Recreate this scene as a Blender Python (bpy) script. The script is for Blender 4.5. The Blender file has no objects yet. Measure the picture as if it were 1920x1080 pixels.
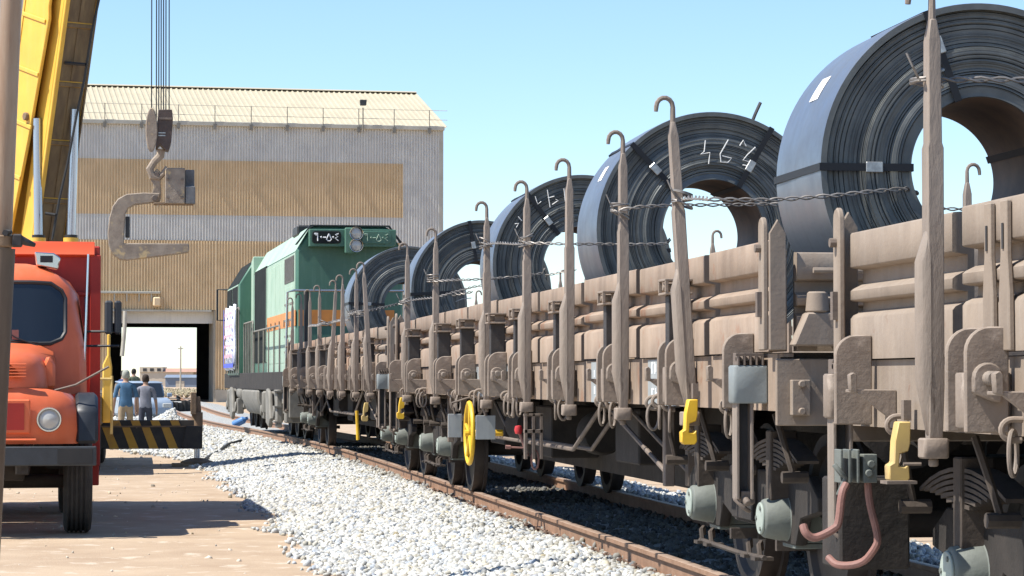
import bpy, bmesh, math, random
import numpy as np
from mathutils import Vector, Matrix
R = math.radians
random.seed(7); rng = np.random.default_rng(7)
scene = bpy.context.scene
col = scene.collection

# ------------------------------------------------------------------ camera
CAM_Z = 1.55
F = 5000.0                                   # focal length in photo pixels (1920 wide)
YAW, PITCH = math.atan(690/F), math.atan(172/F)
cd = bpy.data.cameras.new('camera'); cam = bpy.data.objects.new('camera', cd); col.objects.link(cam)
cd.sensor_width = 36; cd.lens = F/1920*36
cd.clip_start = .5; cd.clip_end = 9000
cam.location = (0, 0, CAM_Z); cam.rotation_euler = (math.pi/2+PITCH, 0, -YAW)
scene.camera = cam

# ------------------------------------------------------------------ light
SUN_EL, SUN_AZ = R(56), R(9)                # azimuth: behind the line square to the track
sx, sy = math.cos(SUN_EL)*math.cos(SUN_AZ), math.cos(SUN_EL)*math.sin(SUN_AZ)
sun_dir = Vector((sx, sy, -math.sin(SUN_EL)))  # way the light travels
w = bpy.data.worlds.new('World'); scene.world = w; w.use_nodes = True
nt = w.node_tree; bg = nt.nodes['Background']
sky = nt.nodes.new('ShaderNodeTexSky'); sky.sky_type = 'NISHITA'; sky.sun_disc = False
sky.sun_elevation = SUN_EL
sky.sun_rotation = math.atan2(-sx, -sy)      # clockwise from +Y
sky.altitude = 0; sky.air_density = .95; sky.dust_density = 0.; sky.ozone_density = 5.5
nt.links.new(sky.outputs[0], bg.inputs[0]); bg.inputs[1].default_value = .1
sl = bpy.data.lights.new('sun', 'SUN'); sl.energy = 4.2; sl.angle = R(.5); sl.color = (1, .955, .88)
so = bpy.data.objects.new('sun', sl); col.objects.link(so)
so.rotation_euler = sun_dir.to_track_quat('-Z', 'Y').to_euler(); so.location = (-20, -10, 40)
vs = scene.view_settings
scene.display_settings.display_device = 'sRGB'
vs.view_transform = 'Standard'; vs.look = 'None'; vs.gamma = 1; vs.use_curve_mapping = False
vs.exposure = .98
scene.cycles.max_bounces = 6; scene.cycles.diffuse_bounces = 3; scene.cycles.glossy_bounces = 3
scene.cycles.transmission_bounces = 4; scene.cycles.transparent_max_bounces = 6

# ------------------------------------------------------------------ helpers
_cr = Matrix.Rotation(-YAW, 3, 'Z') @ Matrix.Rotation(math.pi/2+PITCH, 3, 'X')
def at(px, py, d):
    """photo pixel at depth d (m) along the camera axis -> world point"""
    return Vector((0, 0, CAM_Z)) + _cr @ Vector(((px-960)/F*d, -(py-540)/F*d, -d))
def atY(px, py, Y):
    v = _cr @ Vector(((px-960)/F, -(py-540)/F, -1)); return Vector((0, 0, CAM_Z)) + v*(Y/v.y)
def atZ(px, py, Z):
    v = _cr @ Vector(((px-960)/F, -(py-540)/F, -1)); return Vector((0, 0, CAM_Z)) + v*((Z-CAM_Z)/v.z)

def soft(pts, n=2):
    pts = [Vector(p) for p in pts]
    for _ in range(n):
        q = [pts[0]]
        for a, c in zip(pts, pts[1:]): q += [a*.75+c*.25, a*.25+c*.75]
        pts = q+[pts[-1]]
    return pts
class MB:
    def __init__(s): s.v = []; s.f = []; s.m = []
    def add(s, vs, fs, mi=0):
        o = len(s.v); s.v += [tuple(p) for p in vs]; s.f += [tuple(i+o for i in f) for f in fs]; s.m += [mi]*len(fs); return s
    def box(s, x0, x1, y0, y1, z0, z1, M=None, mi=0):
        v = [Vector((x, y, z)) for z in (z0, z1) for y in (y0, y1) for x in (x0, x1)]
        if M is not None: v = [M @ p for p in v]
        return s.add(v, [(0,2,3,1),(4,5,7,6),(0,1,5,4),(2,6,7,3),(0,4,6,2),(1,3,7,5)], mi)
    def prism(s, poly, axis, a0, a1, M=None, mi=0):
        """polygon extruded along axis; poly gives the two other coords in xyz order"""
        def mk(p, a):
            q = {'x': (a, p[0], p[1]), 'y': (p[0], a, p[1]), 'z': (p[0], p[1], a)}[axis]
            return M @ Vector(q) if M is not None else Vector(q)
        n = len(poly)
        v = [mk(p, a0) for p in poly]+[mk(p, a1) for p in poly]
        fs = [(i, (i+1) % n, n+(i+1) % n, n+i) for i in range(n)]+[tuple(range(n))[::-1], tuple(range(n, 2*n))]
        return s.add(v, fs, mi)
    def tube(s, pts, r, n=8, closed=False, mi=0):
        pts = [Vector(p) for p in pts]; m = len(pts)
        rr = r if isinstance(r, (list, tuple)) else [r]*m
        up = None; rings = []
        for i, p in enumerate(pts):
            if closed: t = pts[(i+1) % m]-pts[i-1]
            else: t = pts[min(i+1, m-1)]-pts[max(i-1, 0)]
            t = t.normalized() if t.length > 1e-9 else Vector((0, 0, 1))
            if up is None:
                a = Vector((0, 0, 1)) if abs(t.z) < .9 else Vector((1, 0, 0))
                up = t.cross(a).normalized()
            else:
                up = (up-t*up.dot(t)); up = up.normalized() if up.length > 1e-9 else t.orthogonal().normalized()
            b = t.cross(up)
            rings.append([p+(up*math.cos(2*math.pi*k/n)+b*math.sin(2*math.pi*k/n))*rr[i] for k in range(n)])
        v = [q for ring in rings for q in ring]; fs = []
        for i in range(m if closed else m-1):
            j = (i+1) % m
            for k in range(n): fs.append((i*n+k, i*n+(k+1) % n, j*n+(k+1) % n, j*n+k))
        if not closed: fs += [tuple(range(n))[::-1], tuple(range((m-1)*n, m*n))]
        return s.add(v, fs, mi)
    def cyl(s, p0, p1, r0, r1=None, n=16, mi=0): return s.tube([p0, p1], [r0, r0 if r1 is None else r1], n, mi=mi)
    def lathe(s, prof, o, ax, n=32, closed=False, mi=0):
        """prof: list of (radius, along)"""
        o = Vector(o); ax = Vector(ax).normalized(); u = ax.orthogonal().normalized(); b = ax.cross(u); m = len(prof)
        v = [o+ax*a+(u*math.cos(2*math.pi*k/n)+b*math.sin(2*math.pi*k/n))*r for r, a in prof for k in range(n)]
        fs = [(i*n+k, i*n+(k+1) % n, ((i+1) % m)*n+(k+1) % n, ((i+1) % m)*n+k) for i in range(m if closed else m-1) for k in range(n)]
        if not closed: fs += [tuple(range(n))[::-1], tuple(range((m-1)*n, m*n))]
        return s.add(v, fs, mi)
    def mesh(s, mats, smooth=True, bevel=0, ang=35, fixn=True):
        me = bpy.data.meshes.new('m'); me.from_pydata(s.v, [], s.f)
        if not isinstance(mats, (list, tuple)): mats = [mats]
        for m in mats: me.materials.append(m)
        me.polygons.foreach_set('material_index', s.m)
        if fixn or bevel:
            bm = bmesh.new(); bm.from_mesh(me)
            if fixn: bmesh.ops.recalc_face_normals(bm, faces=bm.faces)
            if bevel:
                es = [e for e in bm.edges if len(e.link_faces) == 2 and e.calc_face_angle(0) > R(40)]
                bmesh.ops.bevel(bm, geom=es, offset=bevel, segments=1, affect='EDGES', clamp_overlap=True)
            bm.to_mesh(me); bm.free()
        if smooth:
            me.polygons.foreach_set('use_smooth', [True]*len(me.polygons)); me.set_sharp_from_angle(angle=R(ang))
        me.update(); return me
    def build(s, name, mats, parent=None, **k):
        return put(name, s.mesh(mats, **k), parent)

def put(name, me, parent=None, loc=(0, 0, 0), rot=(0, 0, 0), scl=None):
    if me is not None and me.name.startswith('m'): me.name = name
    o = bpy.data.objects.new(name, me); col.objects.link(o)
    o.parent = parent; o.location = loc; o.rotation_euler = rot
    if scl: o.scale = scl
    return o
def tag(o, label=None, cat=None, group=None, kind=None):
    if label: o['label'] = label
    if cat: o['category'] = cat
    if group: o['group'] = group
    if kind: o['kind'] = kind
    return o
def thing(name, label, cat, loc=(0, 0, 0), rz=0, group=None):
    return tag(put(name, None, None, loc, (0, 0, rz)), label, cat, group)

# ------------------------------------------------------------------ materials
def mat(name, c, c2=None, rough=.6, metal=0., scale=3., bump=0., bscale=None, streak=None, streak_amt=.5, stretch=(1, 1, 1),
        spots=None, spot_scale=8., spot_lo=.55, rough2=None, contrast=(.35, .65), spec=.4, detail=6):
    m = bpy.data.materials.new(name); m.use_nodes = True; t = m.node_tree; N = t.nodes; L = t.links
    b = N['Principled BSDF']; b.inputs['Roughness'].default_value = rough; b.inputs['Metallic'].default_value = metal
    b.inputs['Specular IOR Level'].default_value = spec
    b.inputs['Base Color'].default_value = (*c, 1)
    tc = N.new('ShaderNodeTexCoord'); mp = N.new('ShaderNodeMapping'); mp.inputs['Scale'].default_value = stretch
    L.new(tc.outputs['Object'], mp.inputs[0])
    out = None
    def noise(sc, det=detail, src=None, dist=0.):
        n = N.new('ShaderNodeTexNoise'); n.inputs['Scale'].default_value = sc; n.inputs['Detail'].default_value = det
        n.inputs['Roughness'].default_value = .6; n.inputs['Distortion'].default_value = dist
        L.new(src or mp.outputs[0], n.inputs['Vector']); return n.outputs['Fac']
    def ramp(fac, a, b2):
        r = N.new('ShaderNodeMapRange'); r.inputs[1].default_value = a; r.inputs[2].default_value = b2
        L.new(fac, r.inputs[0]); return r.outputs[0]
    def mix(fac, a, b2):
        x = N.new('ShaderNodeMix'); x.data_type = 'RGBA'
        L.new(fac, x.inputs[0])
        for s_, val in ((6, a), (7, b2)):
            if isinstance(val, tuple): x.inputs[s_].default_value = (*val, 1)
            else: L.new(val, x.inputs[s_])
        return x.outputs[2]
    if c2:
        fac = ramp(noise(scale), *contrast); out = mix(fac, c, c2)
        if rough2 is not None:
            rr = N.new('ShaderNodeMapRange'); rr.inputs[3].default_value = rough; rr.inputs[4].default_value = rough2
            L.new(fac, rr.inputs[0]); L.new(rr.outputs[0], b.inputs['Roughness'])
    if streak:
        mp2 = N.new('ShaderNodeMapping'); mp2.inputs['Scale'].default_value = (11, 11, 1.1); L.new(tc.outputs['Object'], mp2.inputs[0])
        f = ramp(noise(1., 4, mp2.outputs[0]), .5, .78)
        mul = N.new('ShaderNodeMath'); mul.operation = 'MULTIPLY'; mul.inputs[1].default_value = streak_amt; L.new(f, mul.inputs[0])
        out = mix(mul.outputs[0], out if out else c, streak)
    if spots:
        f = ramp(noise(spot_scale, 8), spot_lo, spot_lo+.08); out = mix(f, out if out else c, spots)
    if out: L.new(out, b.inputs['Base Color'])
    if bump:
        bn = N.new('ShaderNodeBump'); bn.inputs['Strength'].default_value = bump; bn.inputs['Distance'].default_value = .02
        L.new(noise(bscale or scale*6, 8), bn.inputs['Height']); L.new(bn.outputs[0], b.inputs['Normal'])
    return m
def glass(name, c=(.02, .025, .03), rough=.06):
    m = bpy.data.materials.new(name); m.use_nodes = True; b = m.node_tree.nodes['Principled BSDF']
    b.inputs['Base Color'].default_value = (*c, 1); b.inputs['Roughness'].default_value = rough; b.inputs['Specular IOR Level'].default_value = .7
    return m

M = {}
M['wagon'] = mat('wagon_dusty_paint', (.31, .232, .172), (.2, .148, .11), .8, scale=2.6, bump=.12, bscale=40, streak=(.40, .335, .27), streak_amt=.45, spots=(.25, .145, .095), spot_scale=3.2, spot_lo=.6)
M['wagon2'] = mat('wagon_dusty_paint_grey', (.275, .218, .168), (.215, .17, .132), .8, scale=3, bump=.12, bscale=40, streak=(.37, .32, .265), streak_amt=.4, spots=(.2, .13, .09), spot_scale=7, spot_lo=.66)
M['wagon_rusty'] = mat('wagon_rusty_paint', (.30, .205, .145), (.24, .15, .1), .8, scale=2.2, bump=.15, bscale=40, streak=(.4, .31, .24), streak_amt=.5, spots=(.36, .17, .085), spot_scale=4, spot_lo=.6)
M['stake'] = mat('stake_worn_steel', (.255, .205, .165), (.175, .145, .12), .7, scale=4, bump=.25, bscale=30, stretch=(2, 2, .5), streak=(.34, .285, .235), streak_amt=.5, spots=(.1, .075, .06), spot_scale=9, spot_lo=.66)
M['pocket'] = mat('pocket_dusty_steel', (.27, .215, .17), (.2, .16, .128), .75, scale=5, bump=.2, bscale=35, spots=(.33, .27, .22), spot_scale=6, spot_lo=.6)
M['dark'] = mat('dark_steel', (.03, .029, .03), (.05, .045, .042), .6, scale=5, bump=.15)
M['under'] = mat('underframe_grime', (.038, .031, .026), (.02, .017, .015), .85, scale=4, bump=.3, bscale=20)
M['gear'] = mat('bogie_gear_grime', (.085, .066, .052), (.048, .038, .031), .85, scale=6, bump=.2)  # darker copy of the rod steel, shade below the wagon put into its colour
M['rod'] = mat('brake_rod', (.19, .15, .12), (.12, .095, .08), .7, scale=8, bump=.1)
M['greypanel'] = mat('grey_marking_panel', (.33, .35, .35), (.27, .29, .29), .65, scale=4, streak=(.42, .44, .44), streak_amt=.5, bump=.05)
M['greycap'] = mat('grey_pocket_cap', (.24, .27, .27), (.19, .21, .21), .6, scale=5, bump=.1)
M['white'] = mat('white_lettering', (.75, .77, .78), (.55, .57, .58), .6, scale=20)
M['yellow'] = mat('yellow_paint', (.80, .50, .03), (.62, .37, .03), .5, scale=6, spots=(.3, .19, .07), spot_scale=14, spot_lo=.66)
M['yellow_faded'] = mat('faded_yellow_paint', (.58, .42, .14), (.45, .32, .13), .6, scale=6, spots=(.28, .2, .1), spot_scale=12, spot_lo=.64)
M['red'] = mat('red_paint', (.55, .035, .04), (.4, .03, .035), .45, scale=10)
M['pinkpipe'] = mat('faded_red_pipe', (.27, .135, .11), (.2, .105, .088), .65, scale=12, bump=.1)
M['axle'] = mat('axle_box_green_grey', (.17, .187, .165), (.12, .13, .118), .65, scale=5, bump=.15, spots=(.12, .12, .1), spot_scale=8, spot_lo=.66)
M['axlecap'] = mat('axle_box_lid', (.36, .41, .36), (.27, .31, .275), .55, scale=8)
M['wheel'] = mat('wheel_steel', (.06, .05, .045), (.035, .03, .028), .6, metal=.3, scale=5, bump=.1)
M['tread'] = mat('wheel_tread', (.28, .27, .26), None, .35, metal=.8)
M['wire'] = mat('lashing_wire', (.17, .155, .14), (.28, .26, .24), .5, metal=.4, scale=15)
M['rail'] = mat('rail_rust', (.22, .125, .075), (.3, .18, .115), .75, scale=7, bump=.2)
M['railhead'] = mat('rail_head', (.42, .31, .24), (.33, .23, .17), .5, metal=.2, scale=8, bump=.05)
M['sleeper'] = mat('sleeper_concrete', (.34, .32, .29), (.27, .25, .23), .9, scale=6, bump=.2)
M['clip'] = mat('rail_clip', (.16, .1, .07), None, .7)
# ================================================================== GROUND, TRACK
RAIL_Z = .35
def cx(Y):
    if Y < 36: return 4.3
    if Y < 70: return 4.3-(Y-36)**2/1000
    return 4.3-1.156-.068*20*(1-math.exp(-(Y-70)/20))
def heading(Y): return math.atan2(cx(Y+.05)-cx(Y-.05), .1)      # x per y
cxv = np.vectorize(cx)

def smooth_noise(x, y, seed=0):
    r = np.random.default_rng(seed); out = np.zeros_like(x)
    for k in range(7):
        a = r.uniform(0, 2*np.pi); f = 1.7**k*.35; p = r.uniform(0, 6.28, 2)
        out += np.sin(x*f*np.cos(a)+y*f*np.sin(a)+p[0])*np.sin(-x*f*np.sin(a)*.8+y*f*np.cos(a)*.9+p[1])/(1.45**k)
    return out

m = mat('sandy_dirt', (.43, .325, .222), (.345, .25, .165), .95, scale=.9, bump=.5, bscale=38, spots=(.50, .41, .31), spot_scale=3.2, spot_lo=.57)
xs = np.concatenate([[-4000, -1500, -500, -150, -60, -30, -18], np.linspace(-10, 4, 90), [8, 14, 24, 60, 150, 500, 1500, 4000]])
ys = np.concatenate([[-400, -60, -10], np.linspace(8, 80, 260), np.linspace(84, 140, 20), [170, 220, 320, 600, 1200, 2500, 6000]])
gx, gy = np.meshgrid(xs, ys); amp = np.clip(1-np.abs(gx+3)/14, 0, 1)*((gy > 5) & (gy < 135))
gz = smooth_noise(gx*1.6, gy*1.1, 3)*.011*amp+rng.normal(0, .0035, gx.shape)*amp
gz += np.clip((gy-110)/200, 0, 1)*0
nx = len(xs); verts = np.stack([gx, gy, gz], -1).reshape(-1, 3)
faces = [(j*nx+i, j*nx+i+1, (j+1)*nx+i+1, (j+1)*nx+i) for j in range(len(ys)-1) for i in range(nx-1)]
me = bpy.data.meshes.new('ground'); me.from_pydata(verts.tolist(), [], faces); me.materials.append(m)
me.polygons.foreach_set('use_smooth', [True]*len(faces))
tag(put('ground', me), kind='structure')

# ballast bank: cross-section swept along the track, wider beyond the crane
def toe_left(Y): return -2.72-.25*np.clip((Y-25)/20, 0, 1)-.25*np.clip((22-Y)/8, 0, .4)*-1-1.7*np.clip((Y-50)/14, 0, 1)-6*np.clip((Y-72)/20, 0, 1)
def bank_z(xr, Y):
    tl = toe_left(Y)+.12*np.sin(Y*1.3)+.08*np.sin(Y*3.1+1)
    sh = -1.45-.25*np.clip((Y-50)/14, 0, 1)
    zl = .20*np.clip((xr-tl)/(sh-tl), 0, 1)
    zr = .20*np.clip((2.8-xr)/(2.8-1.5), 0, 1)
    z = np.minimum(zl, zr)
    z = z+.012*smooth_noise(xr*3, Y*3, 9)*(z > 0)
    # the far shoulder is heaped higher beside the locomotive
    hump = .16*np.clip((Y-54)/10, 0, 1)*np.exp(-((xr+2.9)/.8)**2)
    return z+hump
Yb = np.concatenate([np.arange(-12, 8, 2.), np.arange(8, 80, .3), np.arange(80, 172, 2.)])
xr = np.linspace(-12, 3.2, 130)
BX, BY = np.meshgrid(xr, Yb); BZ = bank_z(BX, BY)
BZ = np.where(BX < toe_left(BY)-.1, -.05, BZ); BZ = np.where(BX > 2.85, -.05, BZ)
V = np.stack([BX+cxv(BY), BY, BZ+.004], -1).reshape(-1, 3); nb = len(xr)
fs = [(j*nb+i, j*nb+i+1, (j+1)*nb+i+1, (j+1)*nb+i) for j in range(len(Yb)-1) for i in range(nb-1)]
M['bed'] = mat('ballast_bed', (.44, .44, .41), (.2, .2, .19), .95, scale=22, bump=1., bscale=30)
me = bpy.data.meshes.new('ballast_bank'); me.from_pydata(V.tolist(), [], fs); me.materials.append(M['bed'])
tag(put('ballast_bank', me), kind='structure')

# stones
def attr_mat(name, rough=.9):
    mm = bpy.data.materials.new(name); mm.use_nodes = True; t = mm.node_tree; b = t.nodes['Principled BSDF']
    a = t.nodes.new('ShaderNodeAttribute'); a.attribute_name = 'tone'
    n = t.nodes.new('ShaderNodeTexNoise'); n.inputs['Scale'].default_value = 45; n.inputs['Detail'].default_value = 5
    tc = t.nodes.new('ShaderNodeTexCoord'); t.links.new(tc.outputs['Object'], n.inputs['Vector'])
    mr = t.nodes.new('ShaderNodeMapRange'); mr.inputs[1].default_value = .3; mr.inputs[2].default_value = .7; mr.inputs[3].default_value = .72; mr.inputs[4].default_value = 1.05
    t.links.new(n.outputs['Fac'], mr.inputs[0])
    vm = t.nodes.new('ShaderNodeVectorMath'); vm.operation = 'SCALE'
    t.links.new(a.outputs['Color'], vm.inputs[0]); t.links.new(mr.outputs[0], vm.inputs['Scale'])
    t.links.new(vm.outputs[0], b.inputs['Base Color']); b.inputs['Roughness'].default_value = rough; b.inputs['Specular IOR Level'].default_value = .25
    return mm
M['stone'] = attr_mat('ballast_stone')
bm = bmesh.new(); bmesh.ops.create_icosphere(bm, subdivisions=1, radius=1)
ICO_V = np.array([v.co[:] for v in bm.verts]); ICO_F = np.array([[v.index for v in f.verts] for f in bm.faces]); bm.free()
def stones(name, pos, size, tones, label=None, cat=None):
    n = len(pos); nv = len(ICO_V)
    base = np.stack([ICO_V*(1+rng.uniform(-.33, .33, (nv, 1))) for _ in range(24)])
    v = base[rng.integers(0, 24, n)]*(size[:, None, None]*rng.uniform(.6, 1.25, (n, 1, 3)))
    q = rng.normal(size=(n, 4)); q /= np.linalg.norm(q, axis=1)[:, None]; a, b, c, d = q.T
    Rm = np.stack([np.stack([1-2*(c*c+d*d), 2*(b*c-a*d), 2*(b*d+a*c)], -1), np.stack([2*(b*c+a*d), 1-2*(b*b+d*d), 2*(c*d-a*b)], -1), np.stack([2*(b*d-a*c), 2*(c*d+a*b), 1-2*(b*b+c*c)], -1)], 1)
    v = np.einsum('nij,nkj->nki', Rm, v)+pos[:, None, :]
    f = (ICO_F[None]+(np.arange(n)*nv)[:, None, None]).reshape(-1, 3)
    me = bpy.data.meshes.new(name); me.vertices.add(n*nv); me.vertices.foreach_set('co', v.reshape(-1).astype(np.float32))
    me.loops.add(len(f)*3); me.loops.foreach_set('vertex_index', f.reshape(-1).astype(np.int32))
    me.polygons.add(len(f)); me.polygons.foreach_set('loop_start', (np.arange(len(f))*3).astype(np.int32))
    me.update(calc_edges=True)
    at_ = me.attributes.new('tone', 'FLOAT_COLOR', 'POINT')
    tc = np.concatenate([np.repeat(tones, nv, 0), np.ones((n*nv, 1))], 1); at_.data.foreach_set('color', tc.reshape(-1).astype(np.float32))
    me.materials.append(M['stone'])
    return tag(put(name, me), label, cat, kind='stuff')
def tones(n, lo=.34, hi=.64, dark=.09):
    g = rng.uniform(lo, hi, n); g = np.where(rng.random(n) < dark, rng.uniform(.2, .36, n), g)
    w_ = rng.normal(0, .025, (n, 1)); t = g[:, None]*np.array([[1.0, .99, .92]])+w_*np.array([[1, .3, -1]])
    return np.clip(t, .05, .85)
P = []; S = []
for (y0, y1, x0, x1, dens, s0, s1) in [(13, 24, -3.1, -.9, 1250, .019, .036), (24, 36, -3.2, -.9, 900, .021, .036), (36, 52, -3.4, -1., 620, .023, .038),
                                      (52, 80, -6.5, -1., 230, .03, .05), (12, 56, -.9, 1.3, 160, .02, .035), (12, 60, 1.3, 2.9, 120, .024, .04), (80, 110, -12, -1, 50, .045, .08)]:
    n = int(dens*(y1-y0)*(x1-x0)); yy = rng.uniform(y0, y1, n); xx = rng.uniform(x0, x1, n)
    keep = xx > toe_left(yy)+.12*np.sin(yy*1.3)+.08*np.sin(yy*3.1+1)-rng.exponential(.07, n)
    yy, xx = yy[keep], xx[keep]; s_ = rng.uniform(s0, s1, len(xx))
    zz = np.maximum(bank_z(xx, yy), 0)+s_*rng.uniform(-.2, .75, len(xx))
    P.append(np.stack([xx+cxv(yy), yy, zz], -1)); S.append(s_)
P = np.concatenate(P); S = np.concatenate(S)
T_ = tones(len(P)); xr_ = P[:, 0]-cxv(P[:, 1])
shade_foul = np.clip((xr_+1.0)/.35, 0, 1)[:, None]*np.clip((1.5-xr_)/.3, 0, 1)[:, None]      # under-train shade painted into the stones between the rails, plus brown fouling
T_ = T_*(1-.72*shade_foul)*(1-shade_foul*np.array([[.0, .04, .1]]))
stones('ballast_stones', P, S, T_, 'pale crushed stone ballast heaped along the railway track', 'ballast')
# loose pebbles on the dirt
n = 420; yy = rng.uniform(16, 55, n)**1.0; xx = rng.uniform(-3.2, 1.9, n)
P = np.stack([xx, yy, np.full(n, .004)], -1); S = rng.exponential(.007, n)+.005; S = np.minimum(S, .035)
t_ = tones(n, .4, .65)*np.array([[1.0, .88, .74]])
stones('loose_pebbles', P, S, t_, 'loose pebbles scattered over the sandy dirt', 'pebbles')

# rails and sleepers
track = thing('railway_track', 'railway track of rusty rails on concrete sleepers under the train', 'track', (0, 0, 0))
prof = [(-.07, 0), (.07, 0), (.07, .012), (.012, .03), (.012, .12), (.036, .128), (.036, .157), (.03, .16), (-.03, .16), (-.036, .157), (-.036, .128), (-.012, .12), (-.012, .03), (-.07, .012)]
Yr = list(np.concatenate([np.arange(-12, 36, 4.), np.arange(36, 110, 1.5), np.arange(112, 230, 10.)]))
for side in (-1, 1):
    b = MB(); npf = len(prof); vv = []
    for Y in Yr:
        h = heading(Y); c_, s_ = math.cos(h), math.sin(h)
        for p in prof:
            o = side*.7535+p[0]; vv.append((cx(Y)+o*c_, Y-o*s_, RAIL_Z-.16+p[1]))
    ff = [(i*npf+k, i*npf+(k+1) % npf, (i+1)*npf+(k+1) % npf, (i+1)*npf+k) for i in range(len(Yr)-1) for k in range(npf)]
    b.add(vv, ff)
    b.m = [1 if (i % npf) in (5, 6, 7, 8) else 0 for i in range(len(ff))]
    b.build('rail', [M['rail'], M['railhead']], track, ang=30)
sl_b = MB(); sl_b.prism([(-1.25, 0), (1.25, 0), (1.25, .17), (.95, .2), (.55, .2), (.4, .16), (-.4, .16), (-.55, .2), (-.95, .2), (-1.25, .17)], 'y', -.13, .13)
sl_m = sl_b.mesh(M['sleeper'], bevel=.012)
CLIPS = []
for side in (-1, 1):
    for q in (-1, 1):
        x0 = side*.7535+q*.1; cl_b = MB()
        cl_b.box(x0-.05, x0+.05, -.06, .06, .2, .222); cl_b.cyl((x0, 0, .2), (x0, 0, .265), .014, n=6)
        cl_b.tube([(x0-q*.05, -.05, .225), (x0-q*.02, -.02, .25), (x0+q*.02, .02, .25), (x0-q*.05, .05, .225)], .009, 5)
        CLIPS.append(cl_b.mesh(M['clip']))

for i in range(170):
    Y = 9+i*.6
    if Y > 108: break
    s = put('sleeper', sl_m, track, (cx(Y), Y, RAIL_Z-.36), (0, 0, -heading(Y)))
    if Y < 32:
        for cm in CLIPS[:2]: put('rail_clip', cm, s)
# ================================================================== FLAT WAGONS
WL = 18.9                                    # body length
FLOOR, TOP, SOLE = 1.33, 1.88, 1.05           # above rail head
BX0 = -1.32                                  # outer face of the side boards
_prof = [(0, .008), (0, .18), (.012, .195), (.058, .215), (.06, .25), (.004, .257), (0, .262), (0, .298), (.012, .308), (.058, .33), (.06, .388), (.004, .397), (0, .402), (0, .538), (.006, .546), (.07, .55), (.085, .5), (.085, .008)]
BOARD = [(BX0+a, FLOOR+z) for a, z in _prof]
def board_mesh(y0, y1, m):
    b = MB(); b.prism(BOARD, 'y', y0, y1); return b.mesh(m, ang=50)
def rounded(w0, w1, h0, h1, r, n=6):
    """plate outline in (x,z), its outboard upper corner (w0 side) rounded"""
    p = [(w1, h0), (w1, h1)]
    p += [(w0+r-r*math.sin(a), h1-r+r*math.cos(a)) for a in [math.pi/2*k/n for k in range(n+1)]]
    return p+[(w0, h0)]

# --- shared meshes (local to a station; outboard is -x; y=0 at the stake)
def stake_mesh(lean=0.):
    b = MB(); hw = .041
    zs = [(.99, .024, .028), (1.12, .027, .036), (1.22, .029, hw), (2.1, .031, hw), (2.12, .026, .037), (2.5, .024, .033), (2.58, .012, .02)]
    v = []; fs = []
    for z, hx, hy in zs:
        o = -lean*(z-1.1)/.35; yo = lean*(z-1.1)*.3
        for qx, qy in ((-1, -1), (1, -1), (1, 1), (-1, 1)): v.append((-1.412+qx*hx+o*.35, qy*hy+yo, z))
    n = len(zs)
    fs = [(i*4+k, i*4+(k+1) % 4, (i+1)*4+(k+1) % 4, (i+1)*4+k) for i in range(n-1) for k in range(4)]+[(3, 2, 1, 0), tuple(range(4*n-4, 4*n))]
    b.add(v, fs)
    # half-round stiffener on the outboard face
    v = []; K = 7
    lv = [(1.04, .006, .02), (1.24, .048, .044), (1.68, .048, .044), (1.80, .006, .034)]
    for z, dx, hy in lv:
        o = -lean*(z-1.1); yo = lean*(z-1.1)*.3
        for k in range(K):
            a = math.pi*k/(K-1); v.append((-1.434-dx*math.sin(a)**.75+o, hy*math.cos(a)+yo, z))
    fs = [(i*K+k, i*K+k+1, (i+1)*K+k+1, (i+1)*K+k) for i in range(3) for k in range(K-1)]+[tuple(range(K)), tuple(range(3*K, 4*K))]
    b.add(v, fs)
    return b.mesh(M['stake'], bevel=.004, ang=40)
def hook_mesh(lean=0.):
    b = MB(); o = lean*1.45*.3; ox = -1.412-lean*1.45
    pts = [(ox, o, 2.55), (ox, o, 2.65)]+[(ox-.045+.045*math.cos(a), o, 2.66+.05*math.sin(a)) for a in [math.pi*k/7 for k in range(0, 8)]]+[(ox-.092, o, 2.635)]
    b.tube(pts, [.016, .014]+[.013]*8+[.011], 8); return b.mesh(M['stake'])
ST, HK = {}, {}
for l in (0., .06, -.05): ST[l] = stake_mesh(l); HK[l] = hook_mesh(l)
b = MB(); b.prism([(-.042, -.045), (.042, -.045), (.05, -.03), (.05, .03), (.042, .045), (-.042, .045), (-.05, .03), (-.05, -.03)], 'z', 0, .075)
b.cyl((0, 0, -.03), (0, 0, 0), .02, n=8); FOOT = b.mesh(M['pocket'], bevel=.006)
b = MB(); b.prism(rounded(-1.478, BX0-.002, 1.06, 1.43, .09), 'y', -.014, .014); EAR = b.mesh(M['pocket'], bevel=.005)
b = MB(); b.prism([(-1.30, -.085), (-1.30, .085), (-1.43, .085), (-1.46, .06), (-1.46, -.06), (-1.43, -.085)], 'z', 1.075, 1.27); POCK = b.mesh(M['pocket'], bevel=.006)
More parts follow.
